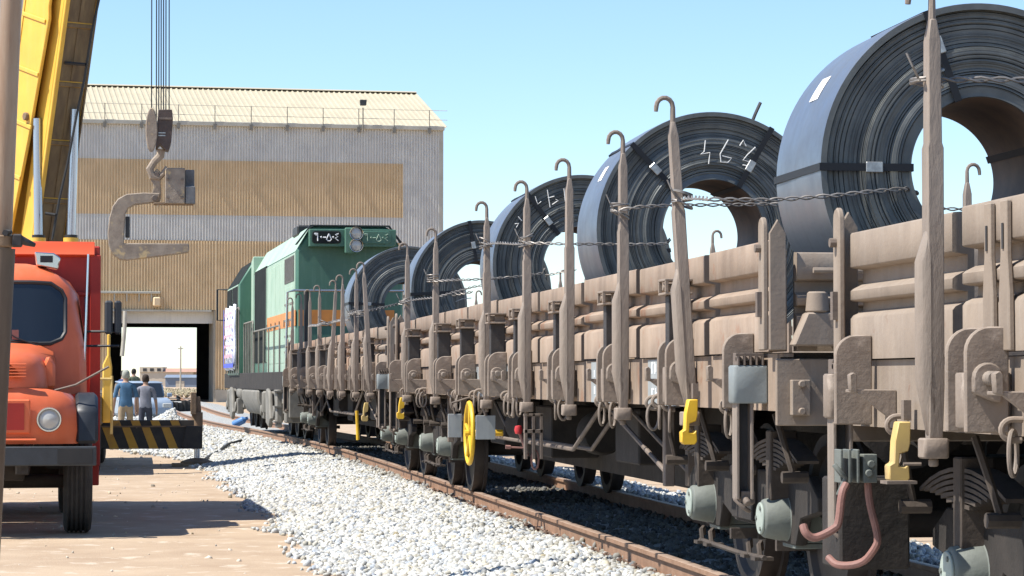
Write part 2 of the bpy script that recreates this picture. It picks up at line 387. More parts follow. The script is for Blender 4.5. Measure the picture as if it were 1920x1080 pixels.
# swivel plate with pin on the camera side of the ear
b = MB(); n = 9
pl = [(-1.405+.055*math.cos(a), 1.25+.055*math.sin(a)) for a in [math.pi*k/n for k in range(n+1)]]+[(-1.46, 1.2), (-1.39, 1.17), (-1.36, 1.165)]
b.prism(pl, 'y', -.03, 0); PLATE = b.mesh(M['pocket'], bevel=.006)
b = MB(); b.cyl((-1.405, -.055, 1.25), (-1.405, 0, 1.25), .026, n=14); PIN = b.mesh(M['stake'], bevel=.006)
b = MB(); b.box(-1.445, -1.325, -.05, .05, 1.36, 1.665); HPOST = b.mesh(M['dark'], bevel=.004)
b = MB()
for z in (1.665, 1.74): b.box(-1.475, -1.322, -.1, .1, z, z+.014)
b.box(-1.475, -1.455, -.1, -.085, 1.679, 1.74); b.box(-1.475, -1.455, .085, .1, 1.679, 1.74); b.cyl((-1.465, .02, 1.71), (-1.34, .02, 1.71), .022, n=8); b.box(-1.41, -1.33, -.06, -.03, 1.679, 1.74); HBOX = b.mesh(M['pocket'], bevel=.003)
b = MB(); b.prism([(-1.302, 1.07), (-1.302, 1.205), (-1.47, 1.205), (-1.47, 1.195)], 'y', -.012, .012)
GUS = b.mesh(M['pocket'], bevel=.003)
b = MB(); b.box(-1.47, -1.303, .012, .15, 1.192, 1.206); b.prism([(-1.49, 1.2), (-1.465, 1.19), (-1.465, 1.26), (-1.477, 1.275), (-1.495, 1.265)], 'y', -.015, .03); SHELF = b.mesh(M['pocket'], bevel=.003)
def ring_mesh(tw):
    b = MB(); pts = []
    for k in range(18):
        a = 2*math.pi*k/18; e = .038*math.cos(a); h = .078*math.sin(a)
        pts.append((-1.345+e*math.cos(tw), e*math.sin(tw), .985+h))
    b.tube(pts, .0095, 7, closed=True)
    return b.mesh(M['stake'])
RINGS = [ring_mesh(t) for t in (.25, .9, 1.35)]
b = MB(); b.tube([(-1.31, 0, 1.10)]+[(-1.345-.042*math.sin(math.pi*k/9), 0, 1.065+.036*math.cos(math.pi*k/9)) for k in range(10)]+[(-1.315, 0, 1.03)], .011, 8); EYE = b.mesh(M['pocket'])
b = MB(); b.prism([(-.06, 1.345), (.06, 1.345), (.055, 1.55), (.035, 1.68), (.035, 1.87), (-.035, 1.87), (-.035, 1.68), (-.055, 1.55)], 'x', BX0-.022, BX0-.002); STRAP = b.mesh(M['wagon2'], bevel=.004)
b = MB(); b.box(BX0-.027, BX0-.0235, -.008, .008, 1.7, 1.79); SLOT = b.mesh(M['dark'])
# hanging folded stake at wagon ends (open channel)
b = MB(); b.box(-1.455, -1.44, -.05, .05, .62, 1.16); b.box(-1.44, -1.37, .03, .045, .62, 1.16); b.box(-1.385, -1.37, -.05, .03, .62, 1.16); b.box(-1.44, -1.385, .005, .03, .62, 1.16, mi=1)
HANG = b.mesh([M['stake'], M['dark']], bevel=.003)
b = MB(); b.prism([(-1.30, -.06), (-1.30, .06), (-1.46, .06), (-1.475, .045), (-1.475, -.045), (-1.46, -.06)], 'z', 1.085, 1.27); HCAP = b.mesh(M['greycap'], bevel=.008); HCAP2 = b.mesh(M['pocket'], bevel=.008)
b = MB()
for k in range(5): b.box(-1.45+.03*k, -1.44+.03*k, -.06, .05, 1.27, 1.33)
b.box(-1.46, -1.32, -.06, -.045, 1.315, 1.33); b.cyl((-1.45, -.02, 1.3), (-1.33, -.02, 1.3), .014, n=8); LATCH = b.mesh(M['rod'], bevel=.002)
b = MB()
for q in (-1, 1): b.cyl((-1.40+q*.02, .0, .64), (-1.38+q*.02, q*.06, .60), .02, n=8)
b.tube([(-1.44, 0, .66), (-1.46, -.03, .62), (-1.42, -.05, .58), (-1.38, 0, .56)], .012, 6); b.box(-1.43, -1.36, -.035, .035, .6, .66); KNOT = b.mesh(M['rod'], bevel=.004)
# wheelset, bogie
WR = .46
b = MB(); b.lathe([(.07, -.07), (.12, -.07), (.13, -.03), (.37, -.035), (.4, -.065), (WR, -.065), (WR-.004, .04), (WR+.028, .045), (WR+.028, .075), (.4, .07), (.37, .0), (.13, .02), (.12, .06), (.07, .06)], (0, 0, 0), (1, 0, 0), 40, closed=True); WHEEL = b.mesh(M['wheel'], ang=40)
b = MB(); b.cyl((-1.05, 0, 0), (1.05, 0, 0), .075, n=16); AXLE = b.mesh(M['under'])
b = MB(); b.lathe([(.0, -.13), (.085, -.13), (.098, -.12), (.112, -.05), (.116, 0), (.128, .0), (.128, .025), (.10, .035), (.1, .2)], (-1.16, 0, 0), (1, 0, 0), 24)
b.prism([(-1.15, .12), (-.93, -.05), (-.9, -.12), (-1.15, -.12)], 'y', -.15, -.13); b.box(-1.15, -.9, -.15, .12, -.15, -.122); AXB = b.mesh(M['axle'], bevel=.004, ang=40)
b = MB(); b.cyl((-1.302, 0, 0), (-1.288, 0, 0), .082, n=24); AXC = b.mesh(M['axlecap'], bevel=.004)
b = MB()
for a in (0, 2.1, 4.2): b.cyl((-1.308, .06*math.cos(a), .06*math.sin(a)), (-1.29, .06*math.cos(a), .06*math.sin(a)), .012, n=6)
AXBOLT = b.mesh(M['axle'])
def leaf_mesh(i, n=7):
    b = MB(); L = .56*(1-i/(n+.5)); t = .016; m = 8; v = []; prof = []
    up = [(L*(2*k/m-1), .90-i*.024-.10*((L*(2*k/m-1))/.56)**2) for k in range(m+1)]
    poly = up+[(y, z-t) for y, z in reversed(up)]
    b.prism(poly, 'x', -1.11, -1.0); return b.mesh(M['gear'], ang=60)
LEAF = [leaf_mesh(i) for i in range(7)]
b = MB(); b.box(-1.125, -.985, -.05, .05, .58, .94); BUCK = b.mesh(M['gear'], bevel=.006)
b = MB(); prof = [(-1.55, .62), (-1.35, .72), (1.35, .72), (1.55, .62), (1.55, .55), (1.2, .5), (1.1, .36), (.7, .36), (.62, .5), (.3, .42), (-.3, .42), (-.62, .5), (-.7, .36), (-1.1, .36), (-1.2, .5), (-1.55, .55)]
b.prism(prof, 'x', -1.03, -.97); b.box(-1.06, -.94, -.25, .25, .44, .78); BFRAME = b.mesh(M['under'], bevel=.006)
b = MB(); b.box(-.95, .95, -.3, .3, .5, .78); b.box(-.25, .25, -.25, .25, .78, .95); BOLSTER = b.mesh(M['under'], bevel=.01)
HANGER = []
for q in (-1, 1):
    b = MB(); b.tube([(-1.2, q*.5+.03, 1.03), (-1.16, q*.55, .84), (-1.13, q*.57, .72)], .016, 6); b.cyl((-1.19, q*.57, .72), (-1.06, q*.57, .72), .03, n=8)
    HANGER.append(b.mesh(M['gear']))
b = MB()
for s_ in (-1, 1): b.box(-1.0, -.55, s_*.55-.02, s_*.55+.02, .3, .36); b.box(-.85, -.65, s_*.53-.045, s_*.53+.045, .3, .62)
b.tube([(-1.12, -.8, .28), (-1.12, -.2, .27), (-1.12, .8, .28)], .014, 6)
for y in (-.7, -.45, .5, .75): b.tube([(-1.12, y, .28), (-1.12, y+.03, .34), (-1.10, y+.07, .35), (-1.09, y+.1, .31)], .014, 6); b.box(-1.16, -1.06, y-.05, y+.05, .262, .28)
BRAKE = b.mesh(M['gear'])
b = MB(); b.lathe([(.0, -.0), (.2, .0), (.21, .02), (.22, .05), (.1, .07), (.09, .2), (.11, .21), (.11, .45), (.14, .45), (.14, .5)], (0, 0, 0), (0, 1, 0), 24); BUFFER = b.mesh(M['under'], ang=40)
# lashing hook painted yellow (camera-facing outline)
def lash_hook(m):
    b = MB(); out = [(-.005, .116), (.044, .116), (.042, .03), (.034, -.0), (.0, -.010), (-.004, -.058), (.02, -.062), (.036, -.045), (.04, -.105), (.028, -.122), (-.030, -.122), (-.042, -.108), (-.044, -.055), (-.024, -.043), (-.02, .04)]
    b.prism(out, 'y', -.035, .035); return b.mesh(m, bevel=.004)
LHY, LHF = lash_hook(M['yellow']), lash_hook(M['yellow_faded'])

def make_wagon(label, loc, rz, stakes, skip=(), lean={}, cap=HCAP, straps=False, panels=(), tint='wagon'):
    W = thing('flat_wagon', label, 'wagon', loc, rz, 'flat wagons of the coil train')
    H = WL/2
    # underframe
    for sd in (0, math.pi):
        b = MB(); b.prism([(-1.30, SOLE), (-1.22, SOLE), (-1.22, SOLE+.018), (-1.285, SOLE+.018), (-1.285, FLOOR-.022), (-1.22, FLOOR-.022), (-1.22, FLOOR-.004), (-1.30, FLOOR-.004)], 'y', -H+.02, H-.02)
        o = b.build('sole_bar', M[tint], W); o.rotation_euler.z = sd
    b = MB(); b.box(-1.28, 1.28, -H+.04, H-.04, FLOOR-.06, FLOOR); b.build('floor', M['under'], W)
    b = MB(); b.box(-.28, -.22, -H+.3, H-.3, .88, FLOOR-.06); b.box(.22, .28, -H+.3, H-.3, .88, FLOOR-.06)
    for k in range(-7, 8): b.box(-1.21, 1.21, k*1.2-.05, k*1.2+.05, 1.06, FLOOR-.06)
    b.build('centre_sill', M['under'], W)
    for e in (-1, 1):
        b = MB(); b.box(-1.31, 1.31, min(e*H, e*(H-.025)), max(e*H, e*(H-.025)), .98, FLOOR-.03); hs = b.build('headstock', M['wagon2'], W, bevel=.005)
        for q in (-1, 1):
            b = MB(); x0 = q*1.2
            b.box(x0-.045, x0+.045, min(e*(H+.002), e*(H+.05)), max(e*(H+.002), e*(H+.05)), 1.03, 1.2); b.cyl((x0, e*(H+.05), 1.18), (x0, e*(H+.075), 1.18), .018, n=8); b.cyl((x0, e*(H+.05), 1.05), (x0, e*(H+.075), 1.05), .018, n=8)
            b.build('lamp_bracket', M['wagon2'], hs, bevel=.004)
            put('buffer', BUFFER, W, (q*.875, e*(H+.6), 1.06), (0, 0, math.pi if e > 0 else 0))
        b = MB(); b.tube([(0, e*H, 1.04), (0, e*(H+.25), 1.04), (0, e*(H+.33), 1.08), (0, e*(H+.3), 1.14)], .04, 8); b.build('coupling_hook', M['under'], W)
        # end board, its posts
        b = MB(); b.prism([(-a*e+e*(H-.02), FLOOR+z*.88) for a, z in _prof], 'x', -1.2, 1.2); b.build('end_board', M['wagon2'], W, ang=50)
        b = MB(); b.tube([(-1.15, e*(H+.09), 1.72), (-.4, e*(H+.09), 1.72)], .014, 7); b.cyl((-.45, e*(H-.02), 1.72), (-.45, e*(H+.09), 1.72), .012, n=6); b.cyl((-1.1, e*(H-.02), 1.72), (-1.1, e*(H+.09), 1.72), .012, n=6); b.build('grab_bar', M['wagon2'], W)
        b = MB(); b.prism([(-1.25, 1.36), (1.25, 1.36), (1.18, 1.52), (-1.18, 1.52)], 'y', min(e*(H+.0), e*(H+.1)), max(e*(H+.0), e*(H+.1))); b.cyl((-1.12, e*(H+.05), 1.52), (-1.12, e*(H+.05), 1.62), .06, .05, n=12); b.build('end_beam', M['wagon2'], W, bevel=.008)
        for q in (-1, 1):
            b = MB(); y0 = e*(H-.06)
            poly = [(y0-.05, 1.34), (y0+.05, 1.34), (y0+.05, 1.93)]+[(y0+.05*math.cos(a), 1.93+.05*math.sin(a)) for a in [math.pi*k/6 for k in range(1, 6)]]+[(y0-.05, 1.93)]
            x0, x1 = sorted((q*1.345, q*1.372)); b.prism(poly, 'x', x0, x1); cp = b.build('corner_post', M['wagon2'], W, bevel=.006)
            b = MB(); yy = sorted((e*(H-.01), e*(H+.006))); xx = sorted((q*1.26, q*1.344)); b.prism([(xx[0], 1.34), (xx[1], 1.34), (xx[1], 1.9), ((xx[0]+xx[1])/2, 1.97), (xx[0], 1.9)], 'y', *yy); b.build('corner_plate', M['wagon2'], cp, bevel=.005)
            b = MB(); b.cyl((q*1.372, y0, 1.83), (q*1.40, y0, 1.83), .02, n=8); b.build('pivot', M['rod'], cp); b = MB(); b.box(min(q*1.372, q*1.395), max(q*1.372, q*1.395), y0-.03, y0+.01, 1.5, 1.62); b.build('latch', M['rod'], cp)
    # side boards between stakes
    ys = [-H+.03]+list(stakes)+[H-.03]
    for sd in (0, math.pi):
        for i in range(len(ys)-1):
            a, c_ = ys[i]+(.062 if i else .06), ys[i+1]-(.062 if i < len(ys)-2 else .06)
            if sd: a, c_ = -c_, -a
            dz = random.uniform(-.008, .008); tilt = random.uniform(-.002, .002)
            mid = (a+c_)/2
            o = put('side_board', board_mesh(a-mid, c_-mid, M[random.choice([tint, tint, tint, 'wagon2', 'wagon_rusty'])]), W, (0 if not sd else 0, mid if not sd else -mid, dz), (tilt, 0, sd))
    # stations
    for sd in (0, math.pi):
        near = sd == 0
        def P_(name, me, y, parent=W, dx=0, dz=0, mir=1):
            o = put(name, me, parent, (dx if near else -dx, y, dz), (0, 0, sd)); return o
        for i, y in enumerate(stakes):
            s = 1 if y < 0 else -1
            l = lean.get(i, 0.) if near else 0.
            if not (near and i in skip):
                st = P_('stake', ST[l], y); put('stake_hook', HK[l], st); put('foot_cup', FOOT, st, (-1.415, 0, .955))
            if not near: continue
            for q in (.36, .58): P_('pocket_ear', EAR, y+s*q)
            pk = P_('stake_pocket', POCK, y+s*.47)
            ye = y+s*(.36 if s > 0 else .58)
            pp = P_('swivel_plate', PLATE, ye-.016); put('pivot_pin', PIN, pp, (0, -.028, 0))
            if straps:
                for q in (.42, .60): t = P_('board_strap', STRAP, y+s*q, dx=-.0); put('strap_slot', SLOT, t)
            else:
                P_('hinge_post', HPOST, y+s*.47); P_('hinge_box', HBOX, y+s*.47)
            P_('hook_gusset', GUS, y+s*(.86 if s > 0 else .95)); P_('hook_shelf', SHELF, y+s*(.86 if s > 0 else .95))
            for j, q in enumerate(random.choice([(.75, 1.15), (.9, 1.2, 1.4), (.7, 1.05)])):
                r = P_('lashing_ring', random.choice(RINGS), y+s*q, dz=random.uniform(-.012, .012)); put('ring_eye', EYE, r)
        if near:
            for e in (-1, 1):
                ye = e*(H-.27)
                hs = P_('folded_stake', HANG, ye); put('stake_socket', cap, hs); put('stake_latch', LATCH, hs); put('chain_knot', KNOT, hs, (0, 0, 0))
                P_('pocket_ear', EAR, ye-e*.16)
                P_('hook_gusset', GUS, ye-e*.45); P_('hook_shelf', SHELF, ye-e*.45)
                r = P_('lashing_ring', RINGS[1], ye-e*.62); put('ring_eye', EYE, r)
    # bogies
    for e in (-1, 1):
        yb = e*(H-1.86)
        for sd in (0, math.pi):
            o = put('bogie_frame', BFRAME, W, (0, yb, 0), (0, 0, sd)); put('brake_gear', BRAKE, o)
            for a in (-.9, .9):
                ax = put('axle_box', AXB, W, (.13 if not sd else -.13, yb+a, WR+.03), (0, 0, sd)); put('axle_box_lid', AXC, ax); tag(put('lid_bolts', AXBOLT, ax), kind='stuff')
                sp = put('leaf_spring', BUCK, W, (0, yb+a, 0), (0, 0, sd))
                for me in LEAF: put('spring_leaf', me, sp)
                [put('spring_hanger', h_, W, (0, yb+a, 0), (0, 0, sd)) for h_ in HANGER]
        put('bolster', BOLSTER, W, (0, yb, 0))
        for a in (-.9, .9):
            o = put('axle', AXLE, W, (0, yb+a, WR))
            for q in (-1, 1): put('wheel', WHEEL, o, (q*.75, 0, 0), (0, 0, 0 if q < 0 else math.pi))
    # truss rods and brake rods under the floor
    for x in (-1.12, -.98, 1.12):
        for e in (-1, 1):
            b = MB(); b.tube([(x, e*(H-3.6), .62), (x, e*(H-5.9), 1.04)], .016, 7); b.build('truss_rod', M['rod'], W)
            b = MB(); b.box(x-.03, x+.03, e*(H-3.6)-.04, e*(H-3.6)+.04, .55, 1.27); b.build('rod_bracket', M['rod'], W, bevel=.005)
        b = MB(); b.tube([(x, -(H-5.9), 1.04), (x, -2.2, .68), (x, 2.2, .68), (x, H-5.9, 1.04)], .016, 7); b.build('truss_rod', M['rod'], W)
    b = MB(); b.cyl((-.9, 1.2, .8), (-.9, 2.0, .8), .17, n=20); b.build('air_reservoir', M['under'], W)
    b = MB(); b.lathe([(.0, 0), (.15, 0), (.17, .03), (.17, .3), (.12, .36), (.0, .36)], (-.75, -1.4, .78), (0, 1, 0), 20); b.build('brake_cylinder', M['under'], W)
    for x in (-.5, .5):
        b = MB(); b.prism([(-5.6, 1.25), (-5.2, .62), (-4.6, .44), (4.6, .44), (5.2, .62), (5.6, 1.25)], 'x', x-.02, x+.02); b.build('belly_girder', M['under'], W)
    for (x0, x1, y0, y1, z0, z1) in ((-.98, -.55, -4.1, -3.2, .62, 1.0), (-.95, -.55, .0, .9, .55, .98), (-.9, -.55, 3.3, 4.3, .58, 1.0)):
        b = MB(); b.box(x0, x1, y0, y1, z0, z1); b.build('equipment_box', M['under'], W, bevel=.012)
    # grey marking panels with lettering on the sole bar
    for (y0, y1, rows) in panels:
        b = MB(); b.box(-1.3045, -1.302, y0, y1, SOLE-.0, FLOOR-.012); pn = b.build('marking_panel', M['greypanel'], W)
        b = MB()
        for (zc, n_, h_) in rows:
            yy = y1-.12
            for k in range(n_):
                wd = random.uniform(.05, .11)
                if yy-wd < y0+.05: break
                b.box(-1.3065, -1.3048, yy-.03, yy, zc-h_/2, zc+h_/2)
                if random.random() < .6: b.box(-1.3065, -1.3048, yy-wd, yy-.032, zc+random.choice((-h_/2, h_/2-.012, -.006)), zc+h_/2-.002 if False else zc+random.choice((-h_/2, h_/2-.012, -.006))+.012)
                yy -= wd+random.choice((.03, .04, .12))
        if rows: b.build('lettering', M['white'], pn)['kind'] = 'stuff'
    return W

# stakes of each wagon, along its length from the middle
w2Y = 21.89
st2 = [y-w2Y for y in (13.97, 15.98, 18.05, 20.1, 22.5, 24.6, 26.5, 29.4)]
W2 = make_wagon('dusty brown flat wagon between two others, with a yellow brake handwheel under its side', (4.3, w2Y, RAIL_Z), 0, st2, skip=(5,), lean={0: .06},
                panels=[(-7.0, -6.15, [(1.27, 5, .07), (1.12, 4, .06)]), (-4.85, -4.1, [(1.24, 4, .05), (1.13, 3, .05)]), (-2.9, -2.2, [(1.25, 4, .05)]), (-.75, .2, [(1.18, 6, .1)]), (1.6, 2.2, [])])
w1Y = 11.15-WL/2
st1 = [-7.4, -5.2, -3., -.8, 1.4, 3.6, 5.85, 7.84]
W1 = make_wagon('sagging dusty flat wagon with faded yellow hook, coupled at the tail of the train', (4.3, w1Y, RAIL_Z-.045), 0, st1, cap=HCAP2, straps=True, tint='wagon2')
ya, yb_ = 35.0, 49.0
w3Y = 42.07; rz3 = -math.atan2(cx(yb_)-cx(ya), yb_-ya); w3X = (cx(ya)+cx(yb_))/2
st3 = [-7.75, -5.7, -3.5, -1.4, .8, 2.9, 5., 7.3]
W3 = make_wagon('dusty flat wagon coupled directly behind the green locomotive', (w3X, w3Y, RAIL_Z), rz3, st3, lean={0: .06, 3: -.05})

# --- one-off fittings
def w2p(px, py, Y, W=W2): return atY(px, py, Y)-Vector(W.location)
# yellow brake handwheel
hw = w2p(880, 812, 23.6); b = MB(); r_ = .27
b.tube([(hw.x, hw.y+r_*math.cos(2*math.pi*k/28), hw.z+r_*math.sin(2*math.pi*k/28)) for k in range(28)], .02, 8, closed=True)
for k in range(5): b.cyl(hw, (hw.x, hw.y+r_*math.cos(2*math.pi*k/5+.3), hw.z+r_*math.sin(2*math.pi*k/5+.3)), .014, n=6)
b.cyl((hw.x-.04, hw.y, hw.z), (hw.x+.3, hw.y, hw.z), .03, n=10)
b.build('brake_handwheel', M['yellow'], W2)
for (x0, y0, x1, y1, Y) in ((840, 776, 866, 820, 24.3), (892, 779, 929, 824, 22.5)):
    a, c_ = w2p(x0, y1, Y), w2p(x1, y0, Y); b = MB(); b.box(a.x, c_.x, a.y-.006, a.y+.006, a.z, c_.z)
    pl = b.build('white_sign_plate', M['greypanel'], W2, bevel=.003)
    b = MB(); b.tube([((a.x+c_.x)/2, a.y, c_.z), ((a.x+c_.x)/2-.03, a.y, c_.z+.1), (-1.31, a.y, c_.z+.16)], .012, 6); b.build('plate_arm', M['rod'], pl)
b = MB(); a = w2p(972, 806, 20.5); c_ = w2p(985, 840, 20.5); e = w2p(948, 838, 20.5)
b.lathe([(0, -.035), (.025, -.03), (.033, 0), (.025, .03), (0, .035)], a, (0, 0, 1), 12); b.build('lever_knob', M['red'], W2)
b = MB(); b.tube([a, c_, c_+Vector((.02, 0, -.06))], .014, 7); b.tube([c_, e], .009, 6); b.tube([e+(c_-e)*.25, e], .016, 7); b.build('brake_lever', M['pinkpipe'], W2)
b = MB(); a = w2p(1000, 800, 20.4)
for dx in (-.06, .0, .06): b.box(a.x+dx-.012, a.x+dx+.012, a.y-.03, a.y+.03, a.z-.25, a.z+.1)
b.box(a.x-.075, a.x+.075, a.y-.03, a.y+.03, a.z-.05, a.z-.02); b.box(a.x-.075, a.x+.075, a.y-.03, a.y+.03, a.z+.08, a.z+.1); b.build('changeover_frame', M['rod'], W2, bevel=.003)
b = MB(); a = w2p(1003, 862, 20.4); b.tube([(a.x+.028*math.cos(t), a.y, a.z+.075*math.sin(t)) for t in [2*math.pi*k/14 for k in range(14)]], .008, 6, closed=True); b.build('pull_loop', M['pinkpipe'], W2)
for W_, lst in ((W2, ((1291, 790, 13.85, LHY), (751, 765, 29.6, LHY))), (W1, ((1683, 846, 10.15, LHF),)), (W3, ((684, 772, 34.2, LHF),))):
    for px, py, Y, me in lst:
        p = W_.matrix_basis.inverted() @ atY(px, py, Y); h_ = put('lashing_hook', me, W_, p)
        b = MB(); b.box(.02, .05, -.02, .02, .12, .2); b.build('hook_hanger', M['rod'], h_)
b = MB(); p0 = W3.matrix_basis.inverted() @ atY(669, 770, 35.5); p1 = W3.matrix_basis.inverted() @ atY(671, 825, 35.5); b.tube([p0, p1], .022, 8); b.build('brake_handle', M['yellow'], W3)
# bent red brake pipes and cock box at the far end of the nearest wagon
b = MB(); pts = [w2p(*q, W=W1) for q in ((1587, 908, 10.62), (1578, 925, 10.6), (1573, 985, 10.6), (1562, 993, 10.6), (1545, 1003, 10.6), (1525, 1010, 10.6), (1510, 1000, 10.6), (1506, 985, 10.62))]
b.tube(soft(pts), .017, 9); b.build('brake_pipe', M['pinkpipe'], W1)
b = MB(); pts = [w2p(*q, W=W1) for q in ((1627, 905, 10.7), (1630, 945, 10.7), (1648, 1010, 10.7), (1640, 1030, 10.7), (1617, 1058, 10.75), (1570, 1062, 10.8), (1553, 1045, 10.85))]
b.tube(soft(pts), .016, 9); b.build('brake_pipe', M['pinkpipe'], W1)
a = w2p(1570, 905, 10.7, W1); c_ = w2p(1640, 842, 10.7, W1); b = MB(); ww = c_.x-a.x
for k in range(3): b.box(a.x+.035*k, a.x+.035*k+.012, a.y-.05, a.y+.05, a.z, c_.z)
b.box(a.x+.1, c_.x, a.y-.04, a.y+.04, a.z-.0, c_.z-.02); b.tube([(a.x-.03, a.y-.06, c_.z-.06), (a.x, a.y-.07, c_.z-.1), (a.x+.02, a.y-.06, a.z+.02), (a.x-.01, a.y-.05, a.z-.05)], .012, 7)
b.cyl((a.x+.13, a.y-.06, c_.z-.06), (a.x+.13, a.y-.04, c_.z-.06), .016, n=8); b.cyl((a.x+.12, a.y-.06, a.z+.04), (a.x+.12, a.y-.04, a.z+.04), .016, n=8)
b.build('brake_cock_box', M['axle'], W1, bevel=.003)
b = MB(); a = w2p(1645, 915, 10.3, W1); b.box(a.x-.02, a.x+.28, a.y+.5, a.y+.8, a.z-.36, a.z+.02); b.build('battery_box', M['under'], W1, bevel=.01)
b = MB(); a = w2p(1685, 904, 10.1, W1); b.box(a.x-.06, a.x+.06, a.y-.05, a.y+.05, a.z-.006, a.z+.006); b.cyl((a.x+.02, a.y, a.z+.07), (a.x+.09, a.y, a.z+.07), .008, n=6); b.build('hook_tray', M['rod'], W1)
# ================================================================== STEEL COILS
M['coil_outer'] = mat('coil_outer_steel', (.30, .345, .40), (.21, .24, .28), .36, metal=.8, scale=2.2, bump=.03, bscale=6, streak=(.2, .215, .23), streak_amt=.3, rough2=.5)
M['coil_face'] = mat('coil_edge_steel', (.15, .157, .15), (.1, .105, .102), .5, metal=.35, scale=6, bump=.06, spots=(.1, .085, .07), spot_scale=4, spot_lo=.68)
M['coil_bore'] = mat('coil_bore_rust', (.24, .165, .115), (.12, .09, .075), .6, metal=.3, scale=2.2)
M['strap'] = mat('steel_strap', (.022, .023, .026), None, .5, metal=.4)
M['clip_silver'] = mat('strap_seal', (.5, .5, .48), (.3, .3, .3), .35, metal=.7, scale=30)
M['chalk'] = mat('chalk', (.75, .75, .72), None, .9)
M['sticker'] = mat('paper_label', (.8, .8, .78), (.68, .69, .7), .8, scale=20)
M['timber'] = mat('timber', (.3, .21, .13), (.22, .15, .09), .85, scale=4, stretch=(8, 1, 8), bump=.2)

def coil(label, X, Y, Z, Rr, r0, width, straps, seed, sticker=None, rz=0.):
    rr = random.Random(seed)
    C = thing('steel_coil', label, 'steel coil', (X, Y, Z), rz, 'hot rolled steel coils on the wagons')
    prof = []; r = Rr; prof += [(Rr-.006, width-.01), (Rr-.002, width*.55), (Rr-.002, width*.52), (Rr, width*.5), (Rr, .012)]; no = len(prof)
    lvl = 0.; prof.append((Rr-.003, 0)); r = Rr-.035; prof.append((r, 0)); prof.append((r-.001, .028)); lvl = .03
    while r > r0+.05:
        t = rr.choice([.004, .005, .006, .007, .009, .014]); q = rr.random()
        lvl += rr.uniform(-.006, .006)
        if q < .09: lvl = rr.uniform(.008, .04)
        lvl = min(max(lvl, .006), .042); r -= t*.35
        prof.append((r, lvl)); r -= t*.65; prof.append((max(r, r0+.03), lvl+rr.uniform(-.001, .001)))
        if rr.random() < .3: prof.append((max(r-.0015, r0+.028), lvl+.012)); r -= .003
    prof += [(r0+.026, .02), (r0+.004, .016), (r0, .024)]; nf = len(prof)
    prof += [(r0, width-.03), (r0+.01, width-.02)]
    for k in range(10): prof.append((r0+(Rr-r0)*(k+.7)/11, width-rr.uniform(0, .03)))
    n = 112; b = MB(); b.lathe(prof, (0, 0, 0), (0, 1, 0), n, closed=True)
    # slight out-of-round sag
    b.m = [0 if i < no else 1 if i < nf-1 else 2 if i < nf+1 else 1 for i in range(len(prof)) for k in range(n)]
    b.build('wound_strip', [M['coil_outer'], M['coil_face'], M['coil_bore']], C, ang=28)
    for a, has in straps:
        Mx = Matrix.Rotation(-a, 4, 'Y')           # local +x points outwards at angle a
        b = MB(); hw = .02
        b.box(r0-.003, Rr+.004, -.006, -.003, -hw, hw, Mx) if False else None
        b.box(r0-.002, Rr+.005, -.007, -.003, -hw, hw, Mx); b.box(Rr+.001, Rr+.005, -.003, width+.003, -hw, hw, Mx)
        b.box(r0-.004, r0-.0005, -.007, width+.003, -hw, hw, Mx); b.box(r0-.002, Rr+.005, width+.003, width+.006, -hw, hw, Mx)
        s_ = b.build('strap', M['strap'], C, smooth=False)
        if has:
            b = MB(); rc = r0+(Rr-r0)*has; b.box(rc-.045, rc+.045, -.016, -.007, -.028, .028, Mx); b.build('strap_seal', M['clip_silver'], s_, bevel=.004)
    if sticker:
        a, y0, y1, da = sticker; b = MB(); K = 5
        v = [((Rr+.0025)*math.cos(a+da*(k/K-.5)), yy, (Rr+.0025)*math.sin(a+da*(k/K-.5))) for yy in (y0, y1) for k in range(K+1)]
        b.add(v, [(k, k+1, K+2+k, K+1+k) for k in range(K)]); b.build('paper_label', M['sticker'], C)
    return C
def chalk(C, Y, strokes, sc=1., r=.0045):
    iv = C.matrix_basis.inverted()
    b = MB()
    for st in strokes:
        b.tube([iv @ atY(px, py, Y) for px, py in st], r, 5)
    b.build('chalk_marking', M['chalk'], C, smooth=False)['kind'] = 'stuff'
def cpos(px, py, Y): return atY(px, py, Y)
D = math.pi/180
CB = 1.79                                     # underside of the coils
Yc1 = 13.42; C1 = coil('dark steel coil over the gap between wagons, white paper label on its shoulder', 4.33, Yc1, CB+.862, .868, .375, 1.0, [(180*D, .42), (110*D, .62), (20*D, 0)], 1, (148*D, .42, .60, .17))
Yc2 = 19.9; C2 = coil('steel coil with chalked numbers and a loose strap end sticking up', 4.3, Yc2, CB+.895, .91, .39, .95, [(134*D, .5), (60*D, .35), (262*D, 0)], 2, (150*D, .3, .46, .14))
Yc3 = 26.05; C3 = coil('steel coil with chalk scrawl and one slanting black strap across its face', 4.3, Yc3, CB+.893, .9, .385, 1.05, [(128*D, .33), (10*D, 0)], 3)
Yc4 = 33.95; C4 = coil('steel coil with chalk cross low inside its eye, beside the wagon gap', 4.29, Yc4, CB+.9, .91, .385, 1.0, [(183*D, 0), (100*D, .4)], 4)
Yc5 = 41.2; C5 = coil('steel coil nearest the green locomotive with level black strap and bright seal', 4.06, Yc5, CB+.91, .925, .37, 1.1, [(178*D, .45), (60*D, 0)], 5, rz=rz3)
def z5(x, y): return (1000+x/2.16, 100+y/2.16)
chalk(C2, Yc2-.004, [[z5(697, 352), z5(692, 398), z5(678, 408), z5(715, 402), z5(710, 448)], [z5(790, 350), z5(757, 408), z5(760, 440), z5(788, 442), z5(803, 425), z5(765, 415)],
      [z5(836, 374), z5(850, 352), z5(862, 376)], [z5(900, 380), z5(868, 410), z5(850, 432), z5(878, 440)], [z5(848, 452), z5(876, 458)]])
